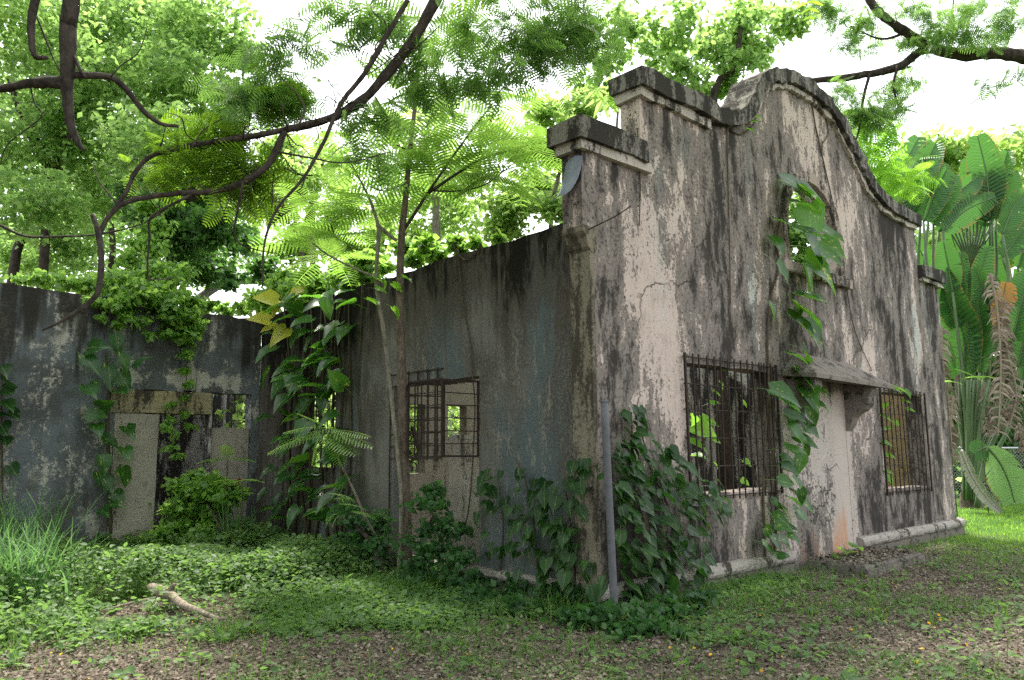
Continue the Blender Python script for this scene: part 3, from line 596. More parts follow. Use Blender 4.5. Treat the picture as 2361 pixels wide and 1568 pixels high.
tubes('branch', [(path([(940, 0), (890, 85), (840, 170), (785, 240), (750, 320), (700, 410), (640, 480), (610, 560), (605, 660)], [6.5, 6.2]), [.022, .022, .02, .018, .014, .012, .01, .007])], MBARK1, T1, rough=.1)
for pts, r0 in (([(0, 520), (60, 545), (150, 545), (230, 540), (330, 515), (400, 470)], .012), ([(560, 420), (545, 500), (540, 545), (570, 570), (640, 585)], .01), ([(440, 450), (350, 500), (345, 545), (340, 620), (350, 645), (400, 640)], .012),
                ([(640, 350), (720, 365), (800, 375), (900, 350)], .01), ([(690, 290), (700, 240), (650, 180), (620, 140)], .009), ([(440, 345), (470, 300), (520, 270)], .009), ([(270, 470), (230, 420), (215, 380)], .008)):
    tubes('twig', [(path(pts, [6.3, 6.6]), [r0, r0*.4])], MBARK1, T1, sides=5, n=4, rough=.1)
for k in range(46):                               # fine twigs along the limbs
    px, py = [(940, 110), (830, 235), (740, 280), (655, 300), (560, 318), (440, 335), (350, 360), (580, 410), (500, 440), (420, 445), (340, 455), (890, 85), (785, 240), (700, 410), (640, 480)][k % 15]
    a = rng.random()*6.28; L_ = rng.uniform(40, 110); px += rng.normal()*12; py += rng.normal()*4
    p0 = at(px, py, 6.5); tubes('twig', [([p0]+[at(px+math.cos(a)*L_*t+rng.normal()*8, py+math.sin(a)*L_*t+rng.normal()*8, 6.5+.3*t*rng.normal()) for t in (.4, .7, 1)], [.007, .003])], MBARK1, T1, sides=4, n=3, rough=.1)
crown(T1, 'foliage', [bp(*a) for a in ((620, 130, 7, 45), (690, 195, 7, 60), (600, 240, 7, 75), (520, 210, 7, 40), (680, 90, 7, 45))], 360, .19, MFRONDD, 'spray', .45, clump=.5)
crown(T1, 'foliage', [bp(*a) for a in ((860, 85, 6.8, 70), (930, 130, 6.9, 50), (830, 30, 6.8, 45), (1010, 200, 7, 55), (1080, 60, 7, 60), (1180, 90, 7.2, 85), (1290, 70, 7.2, 95), (1230, 140, 7.2, 75), (1350, 60, 7.4, 60), (1120, 170, 7, 60), (870, 285, 6.9, 50), (760, 20, 6.8, 30), (860, 340, 6.9, 40))], 950, .20, MFRONDD, 'spray', .5, clump=.55)
crown(T1, 'foliage', [bp(*a) for a in ((560, 360, 6.8, 60), (480, 380, 6.7, 70), (430, 310, 6.7, 45), (600, 420, 6.8, 45), (380, 400, 6.6, 45), (530, 300, 6.8, 40), (640, 240, 6.9, 50), (560, 440, 6.8, 40))], 480, .2, MFRONDO, 'spray', .6, clump=.5)
crown(T1, 'foliage', [((x, y, z), 1.9, .35) for x, y, z in ((-1.2, .2, 9.0), (1.2, -1.2, 9.4), (-3.6, 1.0, 8.6), (3.2, -2.6, 9.6), (-.6, 2.6, 10.2), (-3.0, -1.6, 8.2), (-.4, -3.4, 8.6), (2.0, -5.2, 8.8), (2.2, .8, 10.6), (-5.4, -2.5, 8.0))], 850, .62, MFRONDO, 'spray', .7, clump=.35)
# bare broken limb hanging in from the left
tb = CAM+5.6*FH-6.0*R0; tb[2] = 0
T3 = thing('hanging_limb_tree', 'thick bare forked limb with broken end hanging in at the top left', 'tree', tb)
j_ = at(152, 190, 5.6)
tubes('trunk', [([tb+(0, 0, -.2), tb+(.05, 0, 2.2), tb+(.15, .1, 4.2), tb+(.5, .2, 6.6), at(166, -160, 5.7)+(-.2, 0, .5), at(163, -60, 5.6), at(158, 60, 5.6)], [.26, .22, .19, .14, .072, .06, .055])], MLIMB, T3, sides=12, rough=.07)
tubes('branch', [(path([(158, 40), (157, 120), (155, 200), (160, 270), (175, 320), (193, 347)], 5.6), [.056, .054, .043, .033, .025, .012])], MLIMB, T3, sides=10, rough=.09)
tubes('branch', [([tb+(.15, .1, 4.1)]+path([(-60, 208), (0, 205), (70, 192), (150, 190)], 5.6), [.06, .03, .027, .034, .048])], MLIMB, T3, sides=9, rough=.1)
tubes('branch', [(path([(155, 172), (200, 174), (255, 178), (290, 205), (330, 255), (370, 285), (412, 291)], [5.6, 5.9]), [.03, .026, .024, .024, .02, .016, .012])], MLIMB, T3)
tubes('branch', [(path([(95, -40), (75, 30), (72, 90), (82, 130), (110, 133)], 5.5), [.03, .03, .025, .02, .014])], MLIMB, T3)
tubes('branch', [(path([(173, 318), (165, 305), (158, 325)], 5.6), [.02, .018, .01])], MLIMB, T3, sides=6)
for pts, r0 in (([(85, 40), (105, 90), (125, 140), (150, 180)], .008), ([(170, 130), (190, 170), (200, 180)], .014), ([(255, 178), (280, 150), (320, 120), (340, 60)], .006), ([(70, 200), (80, 240), (95, 270), (20, 330), (0, 380)], .007)):
    tubes('twig', [(path(pts, 5.6), [r0, r0*.5])], MLIMB, T3, sides=5, n=4)
crown(T3, 'crown', [((x-.6, y, z), 2.1, .9) for x, y, z in ((-8.9, -.5, 4.6), (-9.2, 2.6, 5.2), (-8.8, 5.6, 5.6), (-9.6, -3.6, 5.0), (-10.5, 1.0, 7.4), (-9.4, 4.4, 8.2), (-9.2, -2.0, 7.6), (-10.8, -6.0, 5.6), (-8.6, 8.0, 6.2), (-11.5, 4.0, 4.2), (-10.2, -1.0, 2.8), (-10.0, 3.0, 2.8))], 17000, .19, MCRN2, 'oval', .4)  # unseen leaf mass left of the frame, added to shade the side wall
crown(T3, 'foliage', [((x, y, z), 1.6, .4) for x, y, z in ((-6.5, 2.5, 8.2), (-5.0, 4.2, 9.2), (-7.5, .5, 7.8), (-4.4, 2.4, 9.0))], 260, .55, MFRONDO, 'spray', .7, clump=.35)
# limb from the right, passing behind the gable
tb = CAM+16*FH+14.5*R0; tb[2] = 0
T2 = thing('gable_side_tree', 'forked dark limb with fine foliage reaching in from the right above the gable', 'tree', tb)
e_ = at(2450, 150, 15.5)
tubes('trunk', [([tb+(0, 0, -.2), tb+(-.1, .1, 3), tb+(-.4, .2, 6), e_], [.4, .32, .25, .17])], MBARK1, T2, sides=12)
tubes('branch', [(path([(2450, 150), (2361, 130), (2290, 122), (2220, 125), (2150, 112), (2090, 75), (2040, 40), (2005, 0), (1990, -60)], 15.5), [.16, .13, .12, .12, .105, .09, .085, .08, .07])], MBARK1, T2, rough=.1)
tubes('branch', [(path([(2200, 124), (2130, 116), (2080, 150), (2020, 168), (1940, 180), (1870, 187), (1800, 200)], 15.6), [.09, .085, .085, .08, .07, .055, .03])], MBARK1, T2, rough=.1)
for pts in ([(2005, 170), (1990, 230), (1980, 300), (1960, 360)], [(2070, 152), (2060, 200), (2075, 260)], [(2090, 75), (2030, 90), (1960, 60)], [(2250, 125), (2230, 60), (2260, 0)], [(2150, 112), (2190, 60), (2200, -20)]):
    tubes('twig', [(path(pts, 15.5), [.035, .012])], MBARK1, T2, sides=5, n=4)
crown(T2, 'foliage', [bp(*a) for a in ((1960, 50, 15.5, 70), (1900, 20, 15.5, 60), (2060, 20, 15.5, 50), (2150, 40, 15, 55), (2200, 90, 15, 70), (2270, 60, 15, 60), (2340, 50, 15, 60), (2100, 190, 15.6, 50), (1960, 110, 15.4, 55), (2290, 190, 15, 35), (2230, 10, 15, 60), (2360, 160, 15, 30), (2120, 90, 15.5, 40))], 900, .25, MFRONDD, 'spray', .45)
crown(T2, 'foliage', [bp(*a) for a in ((1950, 240, 15.6, 60), (2010, 230, 15.6, 65), (2060, 250, 15.6, 50), (1930, 200, 15.6, 40), (2000, 290, 15.7, 50), (2060, 215, 15.6, 35))], 430, .25, MFRONDD, 'spray', .45)

# ------------------------------------------------------------------ feathery saplings by the side wall
def hubs(par, pts, depth, nmin, nmax, l0, l1, up=.25, names='frond'):
    for px, py in pts:
        c = at(px, py, depth+rng.normal()*.25)
        k = int(rng.integers(nmin, nmax+1)); a0 = rng.random()*6.28
        for i in range(k):
            a = a0+6.283*i/k+rng.normal()*.25; ax = np.array([math.cos(a), math.sin(a), up+rng.normal()*.22-.15]); L_ = rng.uniform(l0, l1)
            leaf_at(par, names, FRM[int(rng.integers(0, 3))], c+rng.normal(size=3)*.03, ax, np.array([0, 0, 1.])+rng.normal(size=3)*.15, L_)
b4 = on(942, 1342, 2, 0); d4 = float((b4-CAM)@FW)
T4 = thing('feathery_sapling', 'brown-stemmed sapling with feathery fronds standing before the side wall grille', 'tree', b4)
tubes('trunk', [([b4+(.05, 0, -.1), b4]+path([(932, 1100), (926, 850), (922, 700), (925, 560), (935, 460), (945, 350), (958, 230), (968, 120), (985, 40)], d4), [.095, .075, .066, .055, .05, .045, .036, .03, .024, .018, .012])], MBARK2, T4, sides=10, rough=.05)
for pts, r0 in (([(928, 535), (1000, 425), (1070, 325), (1135, 240)], .022), ([(985, 447), (1100, 372), (1200, 340), (1295, 320)], .02), ([(1000, 440), (1060, 440), (1120, 425), (1180, 380)], .012), ([(945, 350), (900, 330), (860, 345)], .012), ([(940, 420), (890, 440), (850, 430)], .012), ([(960, 220), (1010, 150), (1040, 80)], .014)):
    tubes('branch', [(path(pts, d4), [r0, r0*.45])], MBARK1, T4, sides=6, n=5)
hubs(T4, [(1135, 242), (1085, 300), (1010, 415), (940, 400), (948, 330), (960, 215), (1200, 342), (1120, 425), (1180, 385), (1030, 120), (985, 60)], d4, 6, 8, .6, .85)
b5 = on(948, 1345, 2, 0)+np.array([-.12, .1, 0]); d5 = float((b5-CAM)@FW)
T5 = thing('pale_sapling', 'thin pale-stemmed sapling twined beside the brown feathery sapling', 'tree', b5)
tubes('trunk', [([b5+(0, 0, -.1), b5]+path([(925, 1150), (906, 950), (888, 790), (868, 650), (873, 540), (862, 485), (838, 430), (800, 360)], d5), [.028, .026, .026, .025, .024, .025, .024, .019, .013, .008])], MBARK3, T5, sides=8)
tubes('branch', [(path([(873, 520), (895, 540), (915, 555)], d5), [.026, .022, .02])], MBARK3, T5, sides=7)
tubes('branch', [(path([(868, 640), (820, 620), (760, 590), (720, 560)], d5), [.016, .012, .008])], MBARK3, T5, sides=6)
hubs(T5, [(862, 485), (838, 425), (800, 365), (760, 590), (720, 560), (720, 470), (770, 520)], d5+.3, 6, 8, .6, .85)
for px, py in ((865, 665), (858, 690), (905, 710), (880, 640), (905, 655), (860, 640), (845, 690), (890, 610), (930, 640)):
    leaf_at(T5, 'leaf', HB[int(rng.integers(0, 2))], at(px, py, d5-.1), (rng.normal()*.5+.3, rng.normal()*.5-.3, -.25), (rng.normal()*.3, rng.normal()*.3-.2, 1), .16)
b6 = on(925, 1310, 2, 0); hub_ = at(750, 990, 8.9)
T6 = thing('leaning_seedling', 'small leaning seedling with a whorl of bright ferny leaves beside the vines', 'tree', b6)
tubes('stem', [([b6+(0, 0, -.05), b6]+path([(860, 1225), (810, 1120), (785, 1070)], [9.6, 9.0])+[hub_], [.02, .019, .016, .014, .012, .01])], MBARK3, T6, sides=7)
for tx, ty in ((645, 985), (640, 1030), (838, 985), (848, 1018), (690, 1075), (815, 1062), (760, 1095), (700, 975), (790, 970), (840, 1045), (660, 1060), (740, 1080)):
    p_ = at(tx, ty, 8.75); leaf_at(T6, 'frond', FRM[2], hub_+rng.normal(size=3)*.03, (p_-hub_)*np.array([1, 1, .55])+rng.normal(size=3)*.08, (-.08, -.12, 1), np.linalg.norm(p_-hub_)*rng.uniform(.75, 1.25))
for i in range(6): leaf_at(T6, 'frond', FRM[1], at(785+rng.normal()*25, 1180+rng.normal()*30, 9.2), (rng.normal(), rng.normal(), .1), (0, 0, 1), .35)

# ------------------------------------------------------------------ trees standing behind the ruin
def bgtree(name, label, trunks, depth, blobs, n, size, mat, tmpl='diam', bark=None, flat=.45, clump=.28, r=.12, group=None):
    p0 = at(trunks[0][0][0], trunks[0][0][1], depth); base = np.array([p0[0], p0[1], 0]); t = thing(name, label, 'tree', base, group)
    tubes('trunk', [([np.array([at(q[0][0], q[0][1], depth)[0], at(q[0][0], q[0][1], depth)[1], -.2])]+path(q, depth), [r*1.2, r, r*.8, r*.5]) for q in trunks], bark or MBARK1, t, sides=8, n=4)
    crown(t, 'crown', [bp(*b) if len(b) == 4 else bp(*b[:4], b[4]) for b in blobs], n, size, mat, tmpl, flat, clump=clump)
    return t
D = 17.0
bgtree('leafy_tree', 'tall dense bright green tree filling the upper left behind the wing wall', [[(30, 640), (60, 540), (110, 440), (150, 330), (190, 200)], [(110, 440), (60, 300), (20, 180)]], D,
       [(x, y, D+rng.normal()*1.2, r) for x, y, r in ((60, 60, 150), (200, 40, 140), (340, 60, 140), (470, 70, 120), (540, 120, 70), (110, 200, 140), (270, 190, 140), (420, 200, 130), (520, 240, 80), (50, 340, 120), (200, 330, 130), (360, 330, 120), (480, 350, 70), (70, 470, 110), (230, 450, 100), (30, 590, 90), (150, 570, 80), (390, 440, 70))], 44000, .135, MCRN1, 'diam', MBARK1, .4, .17, .10)
bgtree('hazy_tree', 'pale hazy tree filling the gaps far behind the wing wall', [[(250, 690), (260, 560), (240, 420)]], 24.0,
       [(x, y, 24+rng.normal()*1.2, r) for x, y, r in ((40, 560, 110), (160, 520, 110), (280, 500, 110), (400, 470, 110), (500, 420, 90), (60, 400, 110), (200, 380, 110), (340, 360, 110), (450, 600, 90), (560, 560, 70), (560, 470, 60), (120, 640, 90), (260, 640, 90), (30, 250, 100), (480, 290, 70), (-90, 560, 110), (-110, 420, 110), (-100, 280, 100), (-230, 540, 110), (-240, 380, 100), (-90, 640, 90))], 30000, .16, MCRN1, 'diam', MBARK1, .4, .24, .12)
bgtree('dark_tree', 'dark-leaved vine-hung tree above the middle of the wing wall', [[(352, 690), (350, 600), (345, 520), (360, 440)], [(345, 520), (420, 470), (470, 430)]], 15.5,
       [(x, y, 15.5+rng.normal()*.6, r) for x, y, r in ((430, 560, 70), (500, 530, 60), (380, 500, 70), (470, 620, 50), (440, 450, 60), (560, 560, 45), (330, 450, 60), (610, 620, 40), (540, 640, 30))], 9000, .13, MCRN2, 'diam', MBARK1, .4, .22, .16)
bgtree('slender_tree', 'slender lime-leaved tree standing inside the ruin behind the saplings', [[(700, 690), (700, 560), (720, 450), (740, 330)], [(720, 450), (650, 380)]], 15.0,
       [(x, y, 15+rng.normal()*.8, r) for x, y, r in ((650, 350, 55), (700, 420, 75), (640, 480, 60), (760, 380, 60), (720, 540, 60), (670, 580, 50), (790, 470, 55), (610, 420, 40), (800, 570, 55))], 6500, .13, MCRN3, 'diam', MBARK3, .45, .25, .06)
bgtree('airy_tree', 'airy pale tree with open crown behind the middle of the side wall', [[(1010, 620), (1005, 480), (990, 350), (960, 250)], [(1005, 480), (1060, 400), (1120, 350)]], 16.0,
       [(x, y, 16+rng.normal()*.8, r) for x, y, r in ((900, 300, 60), (1000, 330, 60), (1080, 400, 75), (980, 440, 70), (1060, 500, 70), (900, 480, 60), (1150, 320, 55), (1000, 250, 50), (870, 540, 60), (960, 540, 55))], 6500, .13, MCRN3, 'diam', MBARK3, .45, .26, .07)
bgtree('thin_tree', 'thin pale tree seen between the sapling fronds and the pier', [[(1140, 560), (1130, 470), (1150, 380)], [(1270, 520), (1280, 440), (1310, 330)]], 14.5,
       [(x, y, 14.5+rng.normal()*.6, r) for x, y, r in ((1180, 470, 55), (1250, 430, 55), (1220, 340, 50), (1290, 350, 45), (1280, 480, 40), (1160, 530, 45), (1330, 250, 45), (1260, 260, 45))], 5200, .14, MCRN3, 'diam', MBARK3, .45, .32, .05)
GT = bgtree('gable_tree', 'broad-leaved tree showing above the pier just left of the gable', [[(1640, 560), (1640, 300), (1600, 190), (1560, 140), (1510, 90)], [(1640, 300), (1690, 160), (1710, 60)]], 15.5,
       [(x, y, 15.5+rng.normal()*.6, r) for x, y, r in ((1440, 60, 60), (1500, 120, 60), (1560, 60, 70), (1570, 170, 60), (1640, 110, 70), (1700, 50, 70), (1640, 210, 50), (1710, 150, 60), (1770, 90, 60), (1400, 130, 50), (1400, 220, 45), (1510, 210, 40), (1750, 30, 55), (1350, 190, 40), (1820, 50, 50))], 6800, .125, MCRN1, 'oval', MBARK1, .4, .2, .08)
crown(GT, 'lower_crown', [bp(*q) for q in ((1835, 470, 15.5, 40), (1855, 540, 15.5, 45), (1835, 600, 15.5, 40), (1875, 430, 15.5, 40), (1890, 500, 15.5, 40), (1880, 600, 15.5, 40), (1810, 540, 15.5, 40))], 2600, .12, MCRN1, 'oval', .4)
bgtree('lime_tree', 'lime-leaved small tree just behind the right flank of the gable', [[(1990, 700), (1985, 480), (2000, 380), (2010, 300)]], 17.0,
       [(x, y, 17+rng.normal()*.6, r) for x, y, r in ((1960, 300, 40), (1990, 350, 55), (2040, 370, 55), (2030, 320, 40), (2070, 420, 45), (2010, 420, 40), (2100, 390, 40))], 380, .34, m_leaf('lime_spray', (.07, .18, .015), (.13, .27, .025), (.36, .7, .06), .5, .5, .3), 'spray', MBARK2, .5, .34, .05)
bgtree('far_tree', 'hazy pale green tree far behind the paddle palms', [[(2190, 1000), (2190, 600), (2200, 400)]], 30.0,
       [(x, y, 30+rng.normal()*1, r) for x, y, r in ((2080, 380, 60), (2150, 360, 60), (2220, 340, 60), (2300, 360, 60), (2350, 350, 60), (2120, 450, 70), (2240, 430, 80), (2340, 450, 70), (2300, 560, 80), (2180, 560, 70), (2440, 400, 80), (2460, 560, 80), (2560, 480, 80), (2580, 640, 80))], 12000, .3, MCRN3, 'diam', MBARK1, .45, .3, .15)
# understory that closes the view behind the ruin and the palms
def bush(name, label, blobs, n, size, mat, tmpl='diam', cat='shrub', flat=.35):
    c = np.mean([b[0] for b in blobs], axis=0); t = thing(name, label, cat, (c[0], c[1], 0))
    tubes('stem', [([np.array([b[0][0]*.5+c[0]*.5, b[0][1]*.5+c[1]*.5, -.1]), (b[0]+np.array([c[0], c[1], 0]))*.5, b[0]], [.05, .04, .02]) for b in blobs[:5]], MBARK1, t, sides=5, n=3)
    crown(t, 'foliage', blobs, n, size, mat, tmpl, flat); return t
bush('thicket', 'dark thicket behind the wire fence and paddle palms at the right edge', [bp(x, y, 25+rng.normal(), r) for x, y, r in ((2180, 1080, 70), (2230, 980, 80), (2300, 1060, 90), (2360, 980, 90), (2300, 880, 90), (2210, 850, 80), (2360, 820, 80), (2250, 740, 80), (2340, 700, 80), (2420, 1060, 80), (2200, 680, 70), (2500, 1040, 90), (2600, 1030, 90), (2520, 900, 90), (2700, 1020, 90), (2640, 880, 90), (2800, 980, 90))], 22000, .22, MCRN2)
bush('inner_thicket', 'bright green bushes growing inside the roofless ruin behind the side wall', [((x, y, z), r, .8) for x, y, z, r in ((2.2, 7.2, 3.0, 1.0), (1.2, 9.4, 2.0, 1.1), (3.5, 9.0, 3.2, 1.4), (6.0, 7.0, 2.4, 1.4), (8.2, 6.4, 2.2, 1.2), (1.0, 6.2, 3.2, .6), (5, 10, 2.4, 1.4), (2.6, 2.4, 1.0, .5))], 9000, .15, MCRN3)
bush('rear_thicket', 'green bushes glimpsed through the openings beyond the rear wall', [((x, y, z), 1.7, .9) for x, y, z in ((-6, 14, 1.6), (-3, 14, 1.8), (0, 14.4, 2.0), (3, 14.5, 1.8), (6.5, 15, 2), (-1.5, 16, 3.2), (2, 16, 3.4), (-5, 16, 3.2))], 12000, .2, MCRN1)
bush('flank_thicket', 'leafy bushes beyond the right side wall seen through the far window', [((x, y, z), 1.0, .9) for x, y, z in ((11.6, 1.9, 1.4), (12.2, 3.2, 1.8), (12.0, 5, 1.8), (12.8, 7.5, 2.2))], 6000, .16, MCRN3)

# ------------------------------------------------------------------ creepers on the wall tops
wp = lambda px, py, r, dy=0: (on(px, py, 1, 7.85+dy), r/PF*on(px, py, 1, 7.85+dy).dot(FW)-0*r if False else r/PF*float((on(px, py, 1, 7.85)-CAM)@FW), .8)
CR = thing('wall_creeper', 'bright creeper mass spilling over the top of the wing wall', 'creeper', on(330, 700, 1, 7.9)*np.array([1, 1, 0]))
crown(CR, 'foliage', [wp(x, y, r, dy) for x, y, r, dy in ((340, 560, 30, .6), (320, 600, 34, .5), (280, 640, 34, .3), (370, 640, 34, .2), (340, 680, 38, 0), (290, 690, 30, 0), (400, 690, 34, 0), (425, 735, 26, -.1), (437, 775, 20, -.1), (240, 660, 26, .3), (250, 700, 18, -.1), (395, 725, 22, -.1), (432, 815, 12, -.1), (300, 735, 14, -.1), (200, 650, 22, .5), (150, 645, 20, .5), (100, 640, 18, .5), (360, 520, 26, .6), (350, 470, 24, .7), (410, 630, 26, .4), (445, 745, 16, -.1), (270, 745, 10, -.1), (330, 740, 12, -.1), (350, 770, 9, -.1), (380, 765, 12, -.1), (215, 690, 12, -.1), (235, 730, 8, -.1), (460, 715, 14, -.05), (440, 690, 20, 0), (50, 640, 14, .5))], 6800, .095, MIVY, 'oval', .4, .7, .5)
for pts in ([(440, 790), (430, 850), (432, 910), (428, 960), (435, 1030)], [(300, 720), (310, 760), (300, 800)], [(380, 730), (390, 800), (400, 830)], [(250, 705), (240, 760)]):
    tubes('tendril', [([on(x, y, 1, 7.88) for x, y in pts], [.008, .004])], MVST, CR, sides=5, n=4)
crown(CR, 'hanging_leaves', [wp(x, y, 9, -.06) for x, y in ((430, 850), (432, 880), (428, 915), (430, 950), (440, 980), (395, 965), (405, 1000), (385, 1030), (410, 1050), (395, 930), (380, 990))], 260, .10, MIVY, 'oval', .3, .7, .5)
sp = lambda px, py, r: (on(px, py, 0, .1), r/PF*float((on(px, py, 0, .1)-CAM)@FW), .7)
CR2 = thing('ridge_creeper', 'low green creeper lining the top of the blue-grey side wall', 'creeper', (.1, 4, 0))
crown(CR2, 'foliage', [sp(x, y, r) for x, y, r in ((560, 712, 16), (610, 705, 20), (640, 672, 26), (690, 672, 32), (740, 662, 30), (800, 645, 30), (850, 632, 24), (960, 600, 24), (1010, 590, 22), (1060, 572, 18), (1100, 562, 14), (900, 615, 18), (990, 565, 24), (1150, 545, 10), (520, 715, 16), (480, 705, 16), (940, 575, 26), (850, 600, 24), (780, 620, 24), (600, 690, 26), (660, 650, 30), (720, 640, 30), (830, 615, 30), (1040, 555, 20))], 6200, .115, MIVY, 'oval', .45, .3, .35)
for pts in ([(1055, 575), (1062, 640), (1068, 700), (1085, 790), (1090, 870), (1095, 960), (1080, 1180), (1050, 1250)], [(835, 650), (832, 760), (825, 900), (830, 1000)], [(770, 690), (765, 800), (760, 950)], [(1040, 560), (1070, 600), (1100, 580), (1110, 560)]):
    tubes('runner', [([on(x, y, 0, -.03) for x, y in pts], [.013, .009])], MVST, CR2, sides=5, n=4)
LOBE = []
for k in range(7):
    a = -1.9+3.8*k/6; L_ = .55+.45*math.cos(a*.6); c, s_ = math.cos(a), math.sin(a); q = len(LOBE)
    LOBE += [(0, 0, 0), (s_*L_*.45-c*.13, c*L_*.45+s_*.13, .02), (s_*L_, c*L_, -.12), (s_*L_*.45+c*.13, c*L_*.45-s_*.13, .02)]
lm = mesh('lobed_leaf', LOBE, [(4*k, 4*k+1, 4*k+2, 4*k+3) for k in range(7)]); lm.materials.append(MCRN3)
b7 = at(1405, 640, 13); TL = thing('lobed_leaf_tree', 'young tree with large lobed leaves showing between the two piers', 'tree', (b7[0], b7[1], 0))
tubes('trunk', [([np.array([b7[0], b7[1], -.1])]+path([(1405, 640), (1415, 400), (1425, 240), (1420, 190)], 13), [.05, .04, .03, .02, .012])], MBARK3, TL, sides=7)
for px, py, s_ in ((1392, 245, .42), (1425, 205, .36), (1375, 225, .3), (1420, 250, .28)): leaf_at(TL, 'leaf', lm, at(px, py-20, 12.9), -UP+RT*rng.normal()*.3-FW*.2, -FW+UP*.4, s_)

# ------------------------------------------------------------------ large-leaved vines on the walls
def vine(name, label, stem_pts, leaves, meshes, out, side, base, stem_r=.016, lname='leaf', face=.25, droop=.35):
    """leaves: (position, size[, mesh list]); out = wall normal, side = preferred sideways lean"""
    t = thing(name, label, 'vine', base)
    for i, sp_ in enumerate(stem_pts): tubes('stem', [(sp_, [stem_r, stem_r*.6])], MVST, t, sides=6, n=5, rough=.1)
    out = np.array(out, float); side = np.array(side, float)
    for lf in leaves:
        pos, size = lf[0], lf[1]; ms = lf[2] if len(lf) > 2 else meshes
        ax = side*(.6+rng.normal()*.4)-Z*(droop+rng.normal()*.25)+out*(.55+rng.normal()*.3)
        nm = out*(.35+rng.normal()*.2)+Z*(.8+rng.normal()*.2)+np.array([-1, -1, 0])*face+rng.normal(size=3)*.25
        if ms is HPY: nm = nm+unit(CAM-pos)*1.2
        F = frames(ax[None], nm[None], [size])[0]; link(lname, ms[int(rng.integers(0, len(ms)))], None, t, mat4(F, pos-F[:, 1]*.3))
    return t
fac = lambda px, py, y=-.22: on(px, py, 1, y)
L_ = [(1830, 425, .5), (1866, 442, .45), (1805, 510, .34), (1868, 497, .5), (1890, 525, .5), (1872, 560, .5), (1912, 565, .38), (1790, 556, .3), (1884, 612, .56), (1902, 640, .4), (1800, 622, .3), (1858, 684, .42), (1845, 742, .5), (1872, 762, .4), (1780, 712, .22), (1858, 815, .4), (1832, 818, .34), (1845, 858, .42), (1872, 882, .42), (1800, 906, .44), (1866, 905, .42), (1840, 948, .38), (1872, 950, .36), (1860, 985, .36), (1830, 990, .32), (1850, 1012, .32), (1828, 1035, .3), (1846, 1062, .3), (1818, 1080, .28), (1836, 1110, .28), (1826, 1150, .26), (1812, 1178, .26), (1842, 1180, .26), (1800, 1215, .24), (1822, 1212, .26), (1846, 1192, .22), (1788, 1246, .22), (1810, 1250, .24), (1776, 1268, .2), (1800, 1280, .2), (1835, 1135, .26), (1815, 1060, .26), (1795, 1190, .22), (1770, 1225, .2), (1845, 880, .36), (1825, 960, .3), (1850, 470, .44), (1895, 585, .44), (1855, 535, .42), (1862, 640, .4), (1835, 700, .34), (1866, 725, .34), (1880, 925, .36), (1815, 930, .34), (1838, 1000, .3), (1858, 1040, .26), (1808, 1110, .24), (1848, 1140, .24), (1860, 1165, .24), (1785, 1205, .22), (1828, 1240, .22), (1765, 1255, .2), (1790, 1160, .22)]
vine('facade_vine', 'variegated large-leaved vine climbing from the doorway side to the arched window', [[fac(x, y, -.03) for x, y in ((1785, 1290), (1790, 1150), (1778, 1000), (1772, 880), (1770, 760), (1778, 680), (1795, 620), (1792, 540), (1812, 470), (1840, 420))], [fac(x, y, -.04) for x, y in ((1765, 1300), (1760, 1150), (1765, 1000), (1772, 900))]],
     [(fac(x, y, -.16-.2*rng.random()), s_*(1.12 if y < 780 else .95)) for x, y, s_ in L_], HP, (0, -1, 0), (1, 0, 0), (3.55, -.1, 0), .02, face=.4, droop=.5)
def in_poly(pts, n):
    P_ = np.array(pts, float); lo, hi = P_.min(0), P_.max(0); out = []
    while len(out) < n:
        q = lo+(hi-lo)*rng.random(2); c = False; j = len(P_)-1
        for i in range(len(P_)):
            if (P_[i][1] > q[1]) != (P_[j][1] > q[1]) and q[0] < (P_[j][0]-P_[i][0])*(q[1]-P_[i][1])/(P_[j][1]-P_[i][1])+P_[i][0]: c = not c
            j = i
        if c: out.append(q)
    return out
mass = in_poly([(1440, 930), (1490, 945), (1500, 1000), (1560, 1040), (1600, 1080), (1660, 1110), (1690, 1180), (1650, 1230), (1640, 1320), (1590, 1400), (1440, 1420), (1425, 1250), (1420, 1050)], 295)
vine('corner_vine', 'dense dark heart-leaved vine heaped against the facade beside the steel pole', [[fac(x, y, -.03) for x, y in ((1470, 1400), (1465, 1200), (1460, 1050), (1455, 950))], [fac(x, y, -.03) for x, y in ((1560, 1380), (1550, 1200), (1500, 1080), (1480, 1000))], [fac(x, y, -.03) for x, y in ((1610, 1350), (1600, 1220), (1570, 1120))]],
     [(fac(x, y, -.10-.32*rng.random()*min(1, (y-880)/300)), rng.uniform(.09, .2)) for x, y in mass], HG, (0, -1, 0), (.8, 0, 0), (.9, -.2, 0), .014, face=.15, droop=.6)
mass = in_poly([(1110, 1090), (1180, 1050), (1230, 1110), (1300, 1080), (1380, 1040), (1400, 1090), (1350, 1150), (1330, 1250), (1400, 1320), (1390, 1410), (1240, 1400), (1130, 1300), (1090, 1200)], 150)
sid = lambda px, py, x=-.2: on(px, py, 0, x)
vine('side_vine', 'loose heart-leaved vine creeping up the base of the side wall near the corner', [[sid(x, y, -.03) for x, y in ((1240, 1370), (1235, 1250), (1215, 1120), (1190, 1060))], [sid(x, y, -.03) for x, y in ((1330, 1390), (1320, 1250), (1300, 1100))], [sid(x, y, -.03) for x, y in ((1150, 1340), (1160, 1220), (1150, 1110))]],
     [(sid(x, y, -.10-.22*rng.random()), rng.uniform(.09, .19)) for x, y in mass], HG, (-1, 0, 0), (0, -.3, 0), (-.2, 1.2, 0), .012, face=.15, droop=.5)
